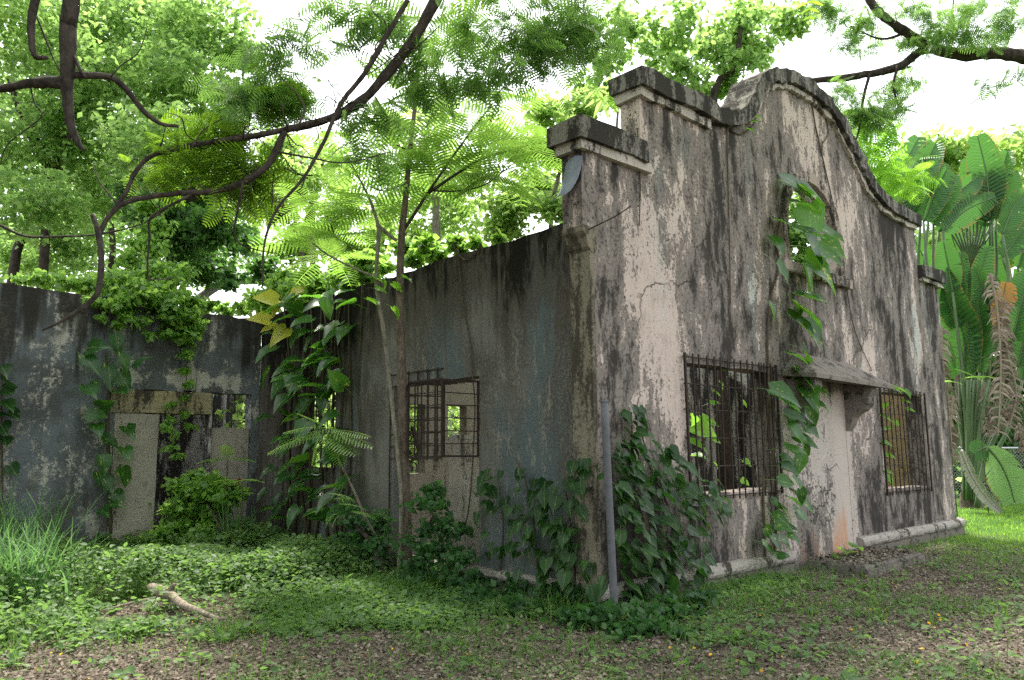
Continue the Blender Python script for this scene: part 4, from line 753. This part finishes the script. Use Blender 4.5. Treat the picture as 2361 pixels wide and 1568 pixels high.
L_ = [(622, 690, .44, HPY), (606, 738, .42, HPY), (650, 768, .40, HPY), (640, 705, .3, HPY), (690, 668, .3, HPY), (628, 755, .3, HPY), (622, 806, .46), (682, 712, .42), (765, 680, .42, HB), (704, 738, .4), (716, 762, .4), (772, 750, .4), (612, 865, .42), (662, 850, .4), (645, 888, .42), (722, 890, .4), (692, 832, .38), (760, 842, .38), (612, 962, .36), (655, 920, .42), (702, 932, .42), (748, 916, .38), (782, 880, .34), (700, 985, .4), (742, 1000, .38), (690, 1060, .38), (640, 1152, .36), (700, 1130, .4), (735, 1142, .36), (792, 1112, .46), (680, 1182, .34), (660, 1100, .34), (720, 1090, .36), (762, 1122, .36), (805, 640, .36), (775, 628, .36), (640, 1196, .32), (755, 700, .36), (725, 815, .36), (765, 960, .34), (690, 880, .36), (770, 1180, .34), (800, 1160, .34), (670, 960, .36), (745, 790, .34), (650, 1010, .32), (800, 700, .34)]
vine('corner_pothos', 'big-leaved vine with yellow upper leaves in the inner corner of the walls', [[sid(x, y, -.04) for x, y in ((710, 1230), (715, 1050), (712, 900), (720, 780), (715, 690))], [sid(x, y, -.04) for x, y in ((775, 1240), (765, 1050), (770, 860), (778, 700))], [sid(x, y, -.04) for x, y in ((680, 1220), (690, 1050), (680, 880), (690, 740))]]+[[sid(x0+rng.normal()*8, y, -.03) for y in (1240, 1120, 1000, 880, 780, 690)] for x0 in (650, 665, 700, 735, 750, 790, 805)],
     [(sid(l[0], l[1], -.2-.35*rng.random()), l[2]*.95)+tuple(l[3:]) for l in L_]+[(sid(q[0], q[1], -.12-.4*rng.random()), rng.uniform(.24, .4)) for q in in_poly([(600, 720), (690, 660), (800, 640), (800, 900), (790, 1200), (640, 1220), (600, 1150), (640, 980), (660, 850)], 62)], HP, (-1, 0, 0), (-.3, -.2, 0), (-.2, 6.5, 0), .022, droop=.2)
L_ = [(215, 800, .4), (270, 786, .34), (205, 835, .38), (252, 860, .38), (286, 830, .32), (318, 838, .3), (282, 872, .34), (208, 895, .36), (240, 935, .38), (276, 900, .3), (215, 956, .3), (296, 990, .32), (250, 1012, .28), (225, 985, .28), (240, 1062, .3), (286, 1090, .32), (250, 1112, .28), (270, 1142, .28), (232, 1100, .28), (290, 1042, .28), (262, 1162, .26), (240, 1180, .26)]
vine('wing_vine', 'upright variegated vine climbing the left part of the wing wall', [[on(x, y, 1, 7.96) for x, y in ((255, 1230), (252, 1100), (248, 980), (252, 880), (245, 810))]], [(on(l[0], l[1], 1, 7.75-.15*rng.random()), l[2]) for l in L_], HP, (0, -1, 0), (.2, 0, 0), (-2.4, 7.9, 0), .03)
L_ = [(8, 850, .3), (20, 885, .34), (12, 930, .34), (25, 955, .34), (5, 985, .3), (15, 900, .28), (10, 1010, .28), (28, 1080, .24)]
vine('edge_vine', 'dark vine leaves at the far left edge of the wing wall', [[on(x, y, 1, 7.96) for x, y in ((0, 1230), (5, 1100), (2, 980), (6, 860))]], [(on(l[0], l[1], 1, 7.8), l[2]) for l in L_], HG, (0, -1, 0), (.2, 0, 0), (-4.1, 7.9, 0), .02)
vine('window_vine', 'thin lime vine dangling inside the bars of the near facade window', [[fac(x, y, .12) for x, y in ((1668, 880), (1655, 940), (1640, 1000), (1645, 1080))]], [(fac(x, y, .10), s_, HB) for x, y, s_ in ((1670, 855, .1), (1662, 885, .12), (1650, 905, .12), (1645, 930, .14), (1615, 990, .36), (1600, 1022, .26), (1640, 975, .13), (1625, 965, .15), (1715, 930, .1), (1720, 1065, .12), (1605, 1050, .2), (1650, 1070, .1), (1715, 1110, .12), (1600, 965, .16))], HB, (0, -1, 0), (.4, 0, 0), (2.1, .1, 0), .005)
vine('far_window_vine', 'lime creeper draped over the bars of the far facade window', [[fac(x, y, .08) for x, y in ((2060, 900), (2045, 980), (2040, 1060), (2045, 1120))]], [(fac(x, y, .06-.1*rng.random()), s_, HB) for x, y, s_ in ((2075, 898, .2), (2090, 905, .18), (2060, 895, .2), (2110, 910, .18), (2085, 925, .18), (2040, 935, .2), (2038, 960, .2), (2042, 990, .2), (2038, 1020, .2), (2046, 1050, .2), (2040, 1085, .2), (2050, 1105, .2), (2095, 945, .16), (2065, 975, .14))], HB, (0, -1, 0), (.3, 0, 0), (7.2, 0, 0), .006)
vine('gable_creeper', 'dry creeper stems running down the face of the gable', [[fac(x, y, -.02) for x, y in p] for p in ([(1675, 255), (1678, 400), (1682, 560), (1684, 700)], [(1868, 210), (1880, 290), (1905, 400), (1935, 540), (1965, 740), (2010, 855)], [(1885, 205), (1910, 300), (1895, 340), (1905, 420)], [(1470, 300), (1476, 420), (1474, 520)], [(1684, 300), (1710, 310), (1735, 290), (1745, 270)])],
     [(fac(x, y, -.08), .14, HB) for x, y in ((1690, 268, ), (1728, 298), (1735, 280), (1745, 268))], HB, (0, -1, 0), (.3, 0, 0), (2.7, 0, 0), .011)

# ------------------------------------------------------------------ traveller's palms, fence and lawn edge at the right
kc = lambda x, y: (2017.4+.588*x, 288+.588*y)
def paddle(par, stalk, blade, depth, width, mat, tear=.5, fold=.35, stalk_mat=None, name='leaf'):
    """blade: torn strips either side of a midrib along a path; stalk: path up to the blade base"""
    P_ = catmull([at(*kc(*p), depth+(q if hasattr(depth, '__len__') else 0)) for q, p in enumerate(blade)], 8); n = len(P_)
    T = unit(np.gradient(P_, axis=0)); view = unit(CAM-P_.mean(0)); sd_ = unit(np.cross(T, view)); nn = np.cross(sd_, T); V, F = [], []
    tilt = rng.normal()*.5
    t_ = np.linspace(0, 1, n); prof = width*.5*np.clip(np.sin(np.pi*np.clip(.06+.9*t_, 0, 1))**.45, .08, 1)
    for s_ in (1, -1):
        drop = 0.0
        for i in range(n-1):
            if rng.random() < tear: drop = rng.normal()*.10; g_ = rng.uniform(.06, .2)
            else: g_ = 0.0
            d = sd_*s_; k = len(V)
            for a, gg in ((i, g_), (i+1, 0.0)):
                p = P_[a]*(1-gg)+P_[a+1 if a+1 < n else a]*gg if gg else P_[a]
                o_ = d[a]*math.cos(fold+tilt*s_*.4)+nn[a]*math.sin(fold+tilt*s_*.4); w_ = prof[a]
                V += [P_[a], p+o_*w_*.55+T[a]*w_*.12, p+o_*w_+T[a]*w_*(.25+drop)-Z*w_*(.12+abs(drop)*.8)]
            F += [(k, k+1, k+4, k+3), (k+1, k+2, k+5, k+4)]
    me_ = mesh(name, V, F, True); al = np.tile(np.concatenate([np.repeat([t_[i], t_[i+1]], 3) for i in range(n-1)]), 2); ac = np.tile([0, .55, 1.], len(V)//3)
    for nm_, dat in (('along', al), ('across', ac)): me_.attributes.new(nm_, 'FLOAT', 'POINT').data.foreach_set('value', dat.astype(np.float32))
    lf = link(name, me_, mat, par)
    v, f = tube(P_, [.03, .012], 5, 1, 0); L2 = [(v, f)]
    if stalk: v2, f2 = tube([at(*kc(*p), depth) for p in stalk]+[P_[0]], [.07, .05, .032], 6, 4, 0.02); L2.append((v2, f2))
    o, VV, FF = 0, [], []
    for v, f in L2: VV.append(v); FF += [tuple(dict.fromkeys(x+o for x in q)) for q in f]; o += len(v)
    link('stalk', mesh('stalk', np.vstack(VV), FF, True), stalk_mat or MRAVST, lf)
    return lf
def dead_leaf(par, pts, depth, width):
    P_ = catmull([at(*kc(*p), depth) for p in pts], 14); T = unit(np.gradient(P_, axis=0)); view = unit(CAM-P_.mean(0)); V, F = [], []
    for i in range(1, len(P_)-1):
        for s_ in (1, -1):
            if rng.random() < .15: continue
            o_ = unit(np.cross(T[i], view)*s_+rng.normal(size=3)*.35); w_ = width*.5*rng.uniform(.5, 1.1); h = .035*rng.uniform(.6, 1.3); k = len(V)
            a = P_[i]; b = a+o_*w_*.5-Z*w_*.2; c = a+o_*w_*.8-Z*w_*rng.uniform(.5, .9)
            V += [a+Z*h*.4, a-Z*h*.4, b+Z*h, b-Z*h, c]; F += [(k, k+1, k+3, k+2), (k+2, k+3, k+4)]
    lf = link('dead_leaf', mesh('dead_leaf', V, F), MDEAD, par); v, f = tube(P_, [.03, .015], 5, 1, .1); link('stalk', mesh('stalk', v, [tuple(dict.fromkeys(q)) for q in f]), MDEAD, lf)
pA = at(*kc(330, 900), 22); PA = thing('travellers_palm', "tall paddle-leaved palm rising behind the right end of the building", 'palm', (pA[0], pA[1], 0))
tubes('trunk', [([(pA[0], pA[1], -.2), (pA[0], pA[1], 1.5), pA], [.22, .2, .17])], MBARK2, PA, sides=10)
for s0, bl, w_ in (((150, 640), [(95, 330), (108, 180), (172, 48)], 1.1), ((160, 640), [(150, 370), (180, 200), (238, 72)], 1.2), ((175, 640), [(178, 378), (218, 250), (262, 150)], 1.15), ((195, 640), [(208, 382), (258, 285), (300, 192)], 1.1), ((235, 640), [(228, 395), (300, 290), (402, 203)], .95), ((280, 640), [(268, 415), (355, 335), (472, 282)], .9),
                   ((445, 640), [(452, 375), (438, 200), (402, 42)], 1.2), ((455, 640), [(458, 365), (490, 210), (520, 105)], 1.15), ((470, 640), [(474, 372), (505, 280), (538, 185)], 1.0), ((520, 640), [(500, 520), (560, 440), (610, 380)], 1.0), ((130, 640), [(60, 330), (55, 240), (80, 150)], .9), ((560, 640), [(560, 560), (585, 480), (620, 420)], 1.0), ((400, 640), [(400, 420), (392, 280), (360, 130)], .9), ((420, 640), [(430, 400), (450, 280), (462, 150)], .9), ((140, 640), [(120, 350), (140, 240), (205, 110)], 1.0), ((240, 640), [(250, 420), (330, 330), (440, 260)], .8), ((520, 640), [(500, 430), (540, 330), (590, 260)], .9), ((215, 640), [(190, 380), (235, 260), (280, 175)], 1.0)):
    paddle(PA, [(330+(s0[0]-330)*.35, 880), s0], bl, 22+rng.normal()*.3, w_*.8, MRAV, .55, .45+rng.normal()*.2)
for x in np.linspace(285, 470, 12): tubes('stalk', [(path([kc(380, 560), kc(x, 380+abs(x-400)*.2)], 22.4), [.045, .02])], MRAVST, PA, sides=5, n=2)
pB = at(*kc(380, 1495), 20); PB = thing('travellers_palm', 'lower paddle-leaved palm with dead and orange leaves beside the building', 'palm', (pB[0], pB[1], 0))
tubes('trunk', [([(pB[0], pB[1], -.2), (pB[0], pB[1], .25), at(*kc(378, 1380), 20)], [.3, .26, .2])], MBARK2, PB, sides=10)
b0 = (378, 1440)
for st, bl, w_, m_ in (([b0, (345, 1000)], [(305, 655), (288, 560), (268, 458)], .75, MRAV), ([b0, (360, 1000)], [(340, 745), (334, 620), (336, 500)], .6, MRAV), ([b0, (385, 1000)], [(385, 770), (402, 620), (442, 476)], .75, MRAV), ([b0, (350, 1120)], [(352, 985), (345, 820), (285, 690), (246, 560)], 1.25, MRAV), ([b0, (400, 1150)], [(410, 970), (420, 820), (402, 690)], .8, MRAV),
                       ([b0, (480, 1100)], [(535, 850), (572, 700), (610, 570)], 1.1, MRAV), ([b0, (520, 1200)], [(580, 1000), (610, 880), (640, 760)], 1.1, MRAV), ([b0, (330, 1150)], [(290, 1000), (262, 900), (240, 830)], .7, MRAV), ([b0, (440, 1100)], [(450, 900), (462, 760), (470, 600)], .8, MRAV), ([b0, (350, 1000)], [(320, 800), (300, 700), (310, 560)], .8, MRAV), ([b0, (430, 1000)], [(440, 800), (425, 660), (395, 560)], .75, MRAV), ([b0, (500, 1150)], [(560, 950), (590, 800), (590, 640)], .9, MRAV)):
    paddle(PB, st, bl, 20+rng.normal()*.25, w_*.85, m_, .3, .4)
paddle(PB, None, [(478, 790), (486, 710), (505, 660), (512, 618)], 19.4, .6, MORANGE, .9, .35, name='orange_leaf'); dead_leaf(PB, [(512, 690), (500, 760), (492, 840)], 19.35, .6)
for bl, w_ in (([(462, 580), (478, 760), (492, 960), (488, 1230)], 1.0), ([(500, 760), (525, 880), (545, 1040), (530, 1190)], .9), ([(262, 790), (268, 950), (285, 1120), (292, 1260)], .8), ([(300, 1050), (300, 1200), (318, 1330)], .6), ([(440, 1000), (450, 1120), (455, 1240)], .6), ([(560, 1180), (575, 1240), (590, 1300)], .5)):
    for q in range(2): dead_leaf(PB, [(x+rng.normal()*8, y+rng.normal()*15) for x, y in bl], 19.6+rng.normal()*.25, w_*.75)
for i in range(16):
    x = 330+8*i+rng.normal()*4; tubes('stalk', [(path([kc(352+3.2*i, 1470), kc(345+4.5*i, 1250), kc(x, 1000)], 19.8+rng.normal()*.15), [.05, .045, .03])], MRAVST, PB, sides=6, n=3)
pC = at(*kc(560, 1200), 24); PC = thing('travellers_palm', 'paddle-leaved palm standing furthest back at the right edge', 'palm', (pC[0], pC[1], 0))
tubes('trunk', [([(pC[0], pC[1], -.2), (pC[0], pC[1], 1.5), pC], [.22, .2, .17])], MBARK2, PC, sides=10)
for i in range(18):
    a = R(-62+124*i/17+rng.normal()*4); r0, r1, r2 = 420+rng.normal()*40, 600+rng.normal()*40, 790+rng.normal()*70; cx, cy_ = 540, 1200
    paddle(PC, [(cx, cy_), (cx+math.sin(a)*200*.8, cy_-math.cos(a)*200)], [(cx+math.sin(a)*r*.8, cy_-math.cos(a)*r) for r in (r0, r1, r2)], 24+rng.normal()*.4, .95, MRAV, .5, .4+rng.normal()*.2)
bn = at(*kc(470, 1500), 18.5); BN = thing('banana_plant', 'single drooping banana leaf with pale midrib by the lawn edge', 'plant', (bn[0], bn[1], 0))
paddle(BN, [(400, 1500), (420, 1360)], [(440, 1262), (490, 1325), (525, 1400), (548, 1480)], 18.5, .85, m_paddle('banana_leaf', (.09, .2, .06), (.12, .24, .08), (.35, .6, .18)), .25, .15)
paddle(BN, None, [(440, 1262), (415, 1272), (388, 1290)], 18.5, .6, MRAV, .2, .2)
dl = at(*kc(430, 1490), 18); DL = thing('fallen_frond', 'bleached dead frond lying against the fence at the lawn edge', 'dead leaf', (dl[0], dl[1], 0))
paddle(DL, None, [(340, 1275), (378, 1370), (430, 1450), (492, 1516)], 18, .28, MGREYDEAD, .8, .2, MGREYDEAD)
# wire fence
fz = [at(2150+70*i, 1033, 21.5) for i in range(9)]; FN = thing('wire_fence', 'wire mesh fence with a horizontal top rail behind the lawn at the right', 'fence', (fz[2][0], fz[2][1], 0))
MPIPE = m_plain('fence_pipe', (.35, .36, .37), (.5, .51, .52), .45, .5, 10, .4)
tubes('rail', [([fz[0], fz[4], fz[8]], [.03, .03])], MPIPE, FN, sides=8, n=3, rough=0)
for p in (fz[0], fz[2], fz[4], fz[6], fz[8]): tubes('post', [([(p[0], p[1], -.1), (p[0], p[1], .8), (p[0], p[1], 1.66)], [.035, .035])], MPIPE, FN, sides=8, n=2, rough=0)
V, F = [], []; e = fz[8]-fz[0]; e[2] = 0; L_ = np.linalg.norm(e); e = e/L_; h_ = fz[0][2]
nrm_ = np.cross(e, Z)
for sg in (1, -1):
    for a in np.arange(-h_, L_+h_, .09):
        u0, u1 = (a, a+h_); z0, z1 = (0, h_) if sg > 0 else (h_, 0)
        p = fz[0]*np.array([1, 1, 0])+e*u0+Z*z0; q = fz[0]*np.array([1, 1, 0])+e*u1+Z*z1; k = len(V); w_ = np.array([0, 0, .0035])
        V += [p+w_, p-w_, q-w_, q+w_]; F.append((k, k+1, k+2, k+3))
ob = link('wire_mesh', mesh('wire_mesh', V, F), MPIPE, FN); ob['kind'] = 'stuff'

# ------------------------------------------------------------------ undergrowth
sb = np.array([-1.15, 6.6, 0]); SH = thing('mound_shrub', 'leafy green shrub mounded before the dark doorway of the wing', 'shrub', sb)
wq = lambda px, py, r, d: (at(px, py, d), r/PF*d, .85)
tubes('stem', [([sb+(0, 0, -.1), sb+(rng.normal()*.1, rng.normal()*.1, .5), at(x, y, 12.4)], [.03, .025, .01]) for x, y in ((420, 1160), (450, 1120), (490, 1150))], MBARK1, SH, sides=5, n=3)
crown(SH, 'foliage', [wq(x, y, r, 12.3+rng.normal()*.2) for x, y, r in ((440, 1130, 45), (475, 1120, 40), (420, 1175, 45), (470, 1180, 50), (520, 1150, 40), (450, 1220, 55), (400, 1215, 40), (380, 1240, 40), (500, 1225, 45), (450, 1098, 25), (545, 1140, 20))], 4800, .10, MIVY, 'oval', .45)
bush('nettle_bush', 'dark leafy undergrowth around the foot of the brown sapling', [wq(x, y, r, d) for x, y, r, d in ((830, 1240, 45, 9.9), (870, 1210, 40, 10), (800, 1190, 35, 10), (1000, 1190, 55, 9.2), (980, 1250, 50, 9.2), (1040, 1250, 45, 9), (1050, 1310, 45, 8.7), (880, 1280, 45, 9.7), (960, 1310, 40, 9.2), (1000, 1130, 30, 9.4))], 1900, .085, m_leaf('nettle_leaf', (.02, .06, .02), (.05, .12, .035), (.1, .28, .05), .35, .5, .3), 'oval')
bush('weed_bank', 'knee-high leafy weeds banked up before the wing wall and shrub', [wq(x, y, r, d) for x, y, r, d in ((300, 1265, 30, 11.6), (350, 1255, 36, 11.8), (410, 1270, 36, 11.4), (470, 1265, 40, 11.4), (540, 1260, 36, 11.4), (600, 1255, 34, 11.6), (650, 1265, 30, 11.2), (700, 1275, 28, 10.8), (260, 1290, 26, 11), (380, 1300, 26, 10.6), (500, 1300, 26, 10.4), (620, 1300, 24, 10.4), (560, 1215, 30, 12), (230, 1250, 26, 11.8))], 4200, .085, MWEED, 'oval')
bush('footing_weeds', 'dark weeds crowding the foot of the wall at the near corner', [(np.array(on(x, y, 2, .1)), .2, .7) for x, y in ((1090, 1345), (1140, 1352), (1190, 1362), (1240, 1372), (1290, 1385), (1340, 1398), (1380, 1420), (1440, 1430), (1500, 1420), (1560, 1405), (1620, 1385), (1460, 1450), (1540, 1440), (1310, 1420), (1200, 1395), (1100, 1375), (1040, 1330), (990, 1345))], 1900, .075, m_leaf('footing_weed_leaf', (.015, .05, .015), (.045, .11, .03), (.1, .27, .05), .35, .45, .3), 'oval')
def pinn(px, py, depth, n, label):               # little compound-leaved plant
    c = at(px, py, depth); t = thing('fern_weed', label, 'plant', (c[0], c[1], 0)); tubes('stem', [([(c[0], c[1], -.05), c*.5+np.array([c[0], c[1], 0])*.5, c], [.012, .01, .006])], MVST, t, sides=5, n=3)
    for i in range(n): leaf_at(t, 'frond', FRM[i % 3], c, (rng.normal(), rng.normal(), .2), (0, 0, 1), rng.uniform(.3, .45))
pinn(525, 1060, 12.0, 7, 'small pale compound-leaved plant before the red-marked panel'); pinn(560, 1110, 11.8, 6, 'low compound-leaved plant between the shrub and the inner corner')
pinn(2250, 870, 18.5, 8, 'feathery green plant beside the far right wall edge'); pinn(2180, 880, 18, 6, 'small ferny plant tucked behind the right end of the facade')
def blades(n, xy, spread, h0, h1, w, mat, lean=.5, seg=3):
    """arching grass blades, n per tuft: returns joined arrays"""
    m = len(xy)*n; base = np.repeat(xy, n, 0)+rng.normal(size=(m, 2))*spread; h = rng.uniform(h0, h1, m); a = rng.random(m)*6.283; ln = rng.uniform(.2, 1, m)*lean*h
    z0 = ground_z(base[:, 0], base[:, 1]); dx, dy = np.cos(a), np.sin(a); V = []
    for i in range(seg+1):
        t = i/seg; px = base[:, 0]+dx*ln*t*t; py = base[:, 1]+dy*ln*t*t; pz = z0-.01+h*(t-.35*t*t*(ln/h)*1.2); ww = w*(1-t*.92)*(1 if i else .7)
        V += [np.stack([px-dy*ww, py+dx*ww, pz], -1), np.stack([px+dy*ww, py-dx*ww, pz], -1)]
    V = np.stack(V, 1).reshape(-1, 3); k = 2*(seg+1); f = np.array([(2*i, 2*i+1, 2*i+3, 2*i+2) for i in range(seg)])
    return V, (f[None]+(np.arange(m)*k)[:, None, None]).reshape(-1, 4)
def tuft(label, cx, cy, n, spread, h0, h1, w=.009):
    t = thing('tall_grass', label, 'grass', (cx, cy, 0), ); v, f = blades(n, np.array([[cx, cy]]), spread, h0, h1, w, MTALL, .75, 5); o = link('blades', bigmesh('blades', v, f, True), MTALL, t); o['kind'] = 'stuff'
g1 = on(45, 1400, 2, 0); tuft('big clump of tall grass at the left edge of the picture', g1[0], g1[1]+.3, 260, .28, .6, 1.15, .02)
g1 = on(10, 1330, 2, 0); tuft('tall grass further back against the left edge', g1[0], g1[1], 170, .3, .8, 1.5, .02)
tuft('grey-green grass clump leaning before the wing wall', *(on(180, 1275, 2, 0)[:2]), 90, .2, .6, 1.15, .018)
tuft('tall grass blades at the foot of the wing vine', *(on(265, 1275, 2, 0)[:2]), 55, .12, .6, 1.1, .012)
tuft('grass clump to the right of the mounded shrub', *(on(545, 1290, 2, 0)[:2]), 80, .16, .6, 1.15, .018)
# log
l0, l1 = on(352, 1368, 2, .10), on(508, 1428, 2, .07); LG = thing('fallen_log', 'bleached broken log lying in the weeds', 'log', (l0+l1)/2*np.array([1, 1, 0]))
tubes('wood', [([l0+(0, .05, .06), l0*.9+l1*.1+(0, 0, .05), l0*.75+l1*.25+(.03, 0, .035), l0*.45+l1*.55+(-.04, 0, .02), l1], [.045, .062, .05, .042, .015])], MLOG, LG, sides=12, rough=.06)
tubes('stub', [([l0*.8+l1*.2+(0, 0, .03), l0*.77+l1*.23+(.05, -.02, .12), l0*.75+l1*.25+(.07, -.03, .15)], [.03, .024, .012])], MLOG, LG, sides=7, rough=.1)
tubes('dry_root', [([l0*.85+l1*.15, l0+(-.3, -.25, -.03), l0+(-.6, -.3, -.06)], [.02, .014, .006])], MLOG, LG, sides=5)

# scattered ground cover; density follows the place, thinning with distance
def ground_pts(n, rmin, rmax, mask, pw=1.0):
    out = np.zeros((0, 2))
    while len(out) < n:
        k = n*3; r_ = (rmin**pw+rng.random(k)*(rmax**pw-rmin**pw))**(1/pw); a = TH+rng.uniform(-.78, .78, k)
        p = np.stack([CAM[0]+r_*np.cos(a), CAM[1]+r_*np.sin(a)], -1); x, y = p.T
        keep = ~(inside_building(x, y) | inside_wing(x, y)) & (rng.random(k) < mask(x, y)); out = np.vstack([out, p[keep]])
    return out[:n]
sm = lambda t, a, b: np.clip((t-a)/(b-a), 0, 1)**2*(3-2*np.clip((t-a)/(b-a), 0, 1))
def m_green(x, y):                               # where weeds grow thick
    lg = np.hypot((x-(l0[0]+l1[0])/2)/.55, (y-(l0[1]+l1[1])/2)/1.25) < 1
    side = sm(.68*(x+6.1)+.73*(y+5.2)+(vnoise(x, y, 1.2, 15)-.5)*1.8, 6.7, 8.1)*(x < 0); wall_ = np.exp(-np.maximum(0, -y)/.35)*(x > -.5)*.6*(x < 3.2); return np.clip(side*(.12+.88*sm(vnoise(x, y, 1.0, 2)*.6+vnoise(x, y, 2.7, 8)*.4, .32, .6))+wall_+.02, 0, 1)*np.where(lg, .18, 1)
def m_sparse(x, y): return np.clip(sm(vnoise(x, y, 1.1, 9), .5, .8)*.7+.05+sm(x, 3, 9)*.6, 0, 1)
def m_lit(x, y): return np.clip(1-.75*m_green(x, y)-.85*sm(x, 5.5, 10), .03, 1)
def leafscatter(name, label, cat, P_, z0, z1, size, mat, flat, tmpl=(DIAM_V, DIAM_F), droop=0.0):
    n = len(P_); gz = ground_z(P_[:, 0], P_[:, 1]); O = np.column_stack([P_, gz+z0+(z1-z0)*rng.random(n)**1.5]); ax = rand_dirs(n, .35); ax[:, 2] -= droop
    nr = rand_dirs(n)*(1-flat)+Z*flat; v, f = scatter(tmpl[0], tmpl[1], frames(ax, nr, size*rng.uniform(.5, 1.4, n)), O)
    return tag(link(name, bigmesh(name, v, f), mat), label, cat, kind='stuff')
leafscatter('leaf_litter', 'brown fallen leaves covering the bare ground', 'leaf litter', ground_pts(95000, 2.8, 15, m_lit, 1.3), .004, .028, .036, MLIT, .7)
tw = ground_pts(1500, 2.8, 13, m_lit, 1.4); n = len(tw); TV = [(-.008, 0, 0), (.008, 0, 0), (.006, .5, .03), (-.006, .5, .03), (.003, 1, -.02), (-.003, 1, -.02), (0, 0, .014), (0, .5, .044), (0, 1, -.012)]
v, f = scatter(TV, [(0, 6, 7, 3), (6, 1, 2, 7), (3, 7, 8, 5), (7, 2, 4, 8)], frames(rand_dirs(n, .15), rand_dirs(n)*.2+Z, .17*rng.uniform(.3, 1.6, n)), np.column_stack([tw, ground_z(tw[:, 0], tw[:, 1])+.02]))
tag(link('twig_litter', bigmesh('twig_litter', v, f), MLIT), 'small dry twigs strewn among the fallen leaves', 'twigs', kind='stuff')
leafscatter('fallen_petals', 'tiny orange petals dotted over the ground', 'petals', ground_pts(420, 2.8, 11, lambda x, y: m_lit(x, y)*.9, 1.4), .02, .035, .032, MPETAL, .6)
P_ = ground_pts(8500, 3, 14, m_green, 1.4)       # weed sprigs: leaves stacked round a point, taller towards the walls
def sprigs(P_, per, hmul):
    n = len(P_); hgt = (.06+.40*sm(P_[:, 1]+P_[:, 0]*.15, .6, 4.5)*(P_[:, 0] < .2)*vnoise(P_[:, 0], P_[:, 1], 1.1, 4)*1.5)*hmul
    Q = np.repeat(P_, per, 0)+rng.normal(size=(n*per, 2))*.07; gz = ground_z(Q[:, 0], Q[:, 1]); O = np.column_stack([Q, gz+.01+np.repeat(hgt, per)*rng.random(n*per)**.8])
    return O
O = sprigs(P_, 11, 1.0); n = len(O); v, f = scatter(OVAL_V, OVAL_F, frames(rand_dirs(n, .4), rand_dirs(n)*.4+Z*.6, .044*rng.uniform(.4, 2.0, n)), O)
tag(link('weeds', bigmesh('weeds', v, f), MWEED), 'low leafy weeds carpeting the ground along the side and wing walls', 'weeds', kind='stuff')
P_ = ground_pts(2000, 2.8, 16, m_sparse, 1.4); O = sprigs(P_, 5, .6); n = len(O); v, f = scatter(DIAM_V, DIAM_F, frames(rand_dirs(n, .4), rand_dirs(n)*.4+Z*.6, .026*rng.uniform(.5, 1.8, n)), O)
tag(link('seedlings', bigmesh('seedlings', v, f), MWEED), 'sparse small seedlings scattered over the leaf litter', 'weeds', kind='stuff')
v, f = blades(6, ground_pts(2600, 3, 13, lambda x, y: m_green(x, y)*sm(vnoise(x, y, .9, 12), .35, .6), 1.4), .05, .1, .32, .005, MGRASS, .9, 3)
tag(link('weed_grass', bigmesh('weed_grass', v, f, True), MGRASS), 'longer grass mixed into the weeds at the left', 'grass', kind='stuff')
v, f = blades(7, ground_pts(4600, 2.8, 16, m_sparse, 1.4), .035, .03, .10, .004, MGRASS, .8, 3)
tag(link('grass_tufts', bigmesh('grass_tufts', v, f, True), MGRASS), 'thin grass tufts growing through the leaf litter', 'grass', kind='stuff')
v, f = blades(6, ground_pts(17000, 11, 34, lambda x, y: sm(x+(vnoise(x, y, .8, 6)-.5)*3, 5.5, 9.5), 1.2), .05, .04, .11, .006, MLAWN, .7, 2)
tag(link('lawn_grass', bigmesh('lawn_grass', v, f, True), MLAWN), 'bright green lawn beyond the right end of the building', 'lawn', kind='stuff')
P_ = np.column_stack([rng.uniform(3.9, 5.7, 700), rng.uniform(-.9, -.15, 700)]); n = 700
v, f = scatter(DIAM_V, DIAM_F, frames(rand_dirs(n, .3), rand_dirs(n)*.3+Z*.7, .06*rng.uniform(.6, 1.3, n)), np.column_stack([P_, .145+.015*rng.random(n)]))
tag(link('doorstep_litter', bigmesh('doorstep_litter', v, f), MLIT), 'dead leaves lying on the front doorstep slab', 'leaf litter', kind='stuff')
for i, (px, py, s_) in enumerate(((1950, 1272, .3), (1985, 1280, .26), (1935, 1285, .2), (1965, 1262, .24))):
    p = on(px, py, 1, -.35)
    if i == 0: DP = thing('doorstep_seedling', 'young broad-leaved seedling sprouting on the doorstep slab', 'plant', (p[0], p[1], .13))
    leaf_at(DP, 'leaf', HB[i % 2] if i != 1 else HPY[0], p, (rng.normal(), -.4, .1), (0, -.3, 1), s_)
for i, (a, b, r_) in enumerate((((1180, 1480), (1260, 1510), .006), ((1640, 1440), (1700, 1400), .007), ((900, 1500), (990, 1460), .005), ((1500, 1530), (1600, 1525), .005), ((1900, 1500), (1960, 1470), .005), ((700, 1450), (640, 1500), .006))):
    p, q = on(*a, 2, .02), on(*b, 2, .03); pts = [p, (p+q)/2+rng.normal(size=3)*.02, q]
    lab = ['dry twig on the litter at the bottom centre', 'pale dry twig below the corner vine', 'thin dry twig left of the bottom centre', 'dry twig at the bottom right of centre', 'dry twig on the ground below the doorstep', 'dry twig at the edge of the weeds'][i]
    v, f = tube(pts, [r_, r_*.6], 5, 4, .1); tag(link('dry_twig', mesh('dry_twig', v, [tuple(dict.fromkeys(x)) for x in f], True), MLOG), lab, 'twig', 'dry twigs on the ground')
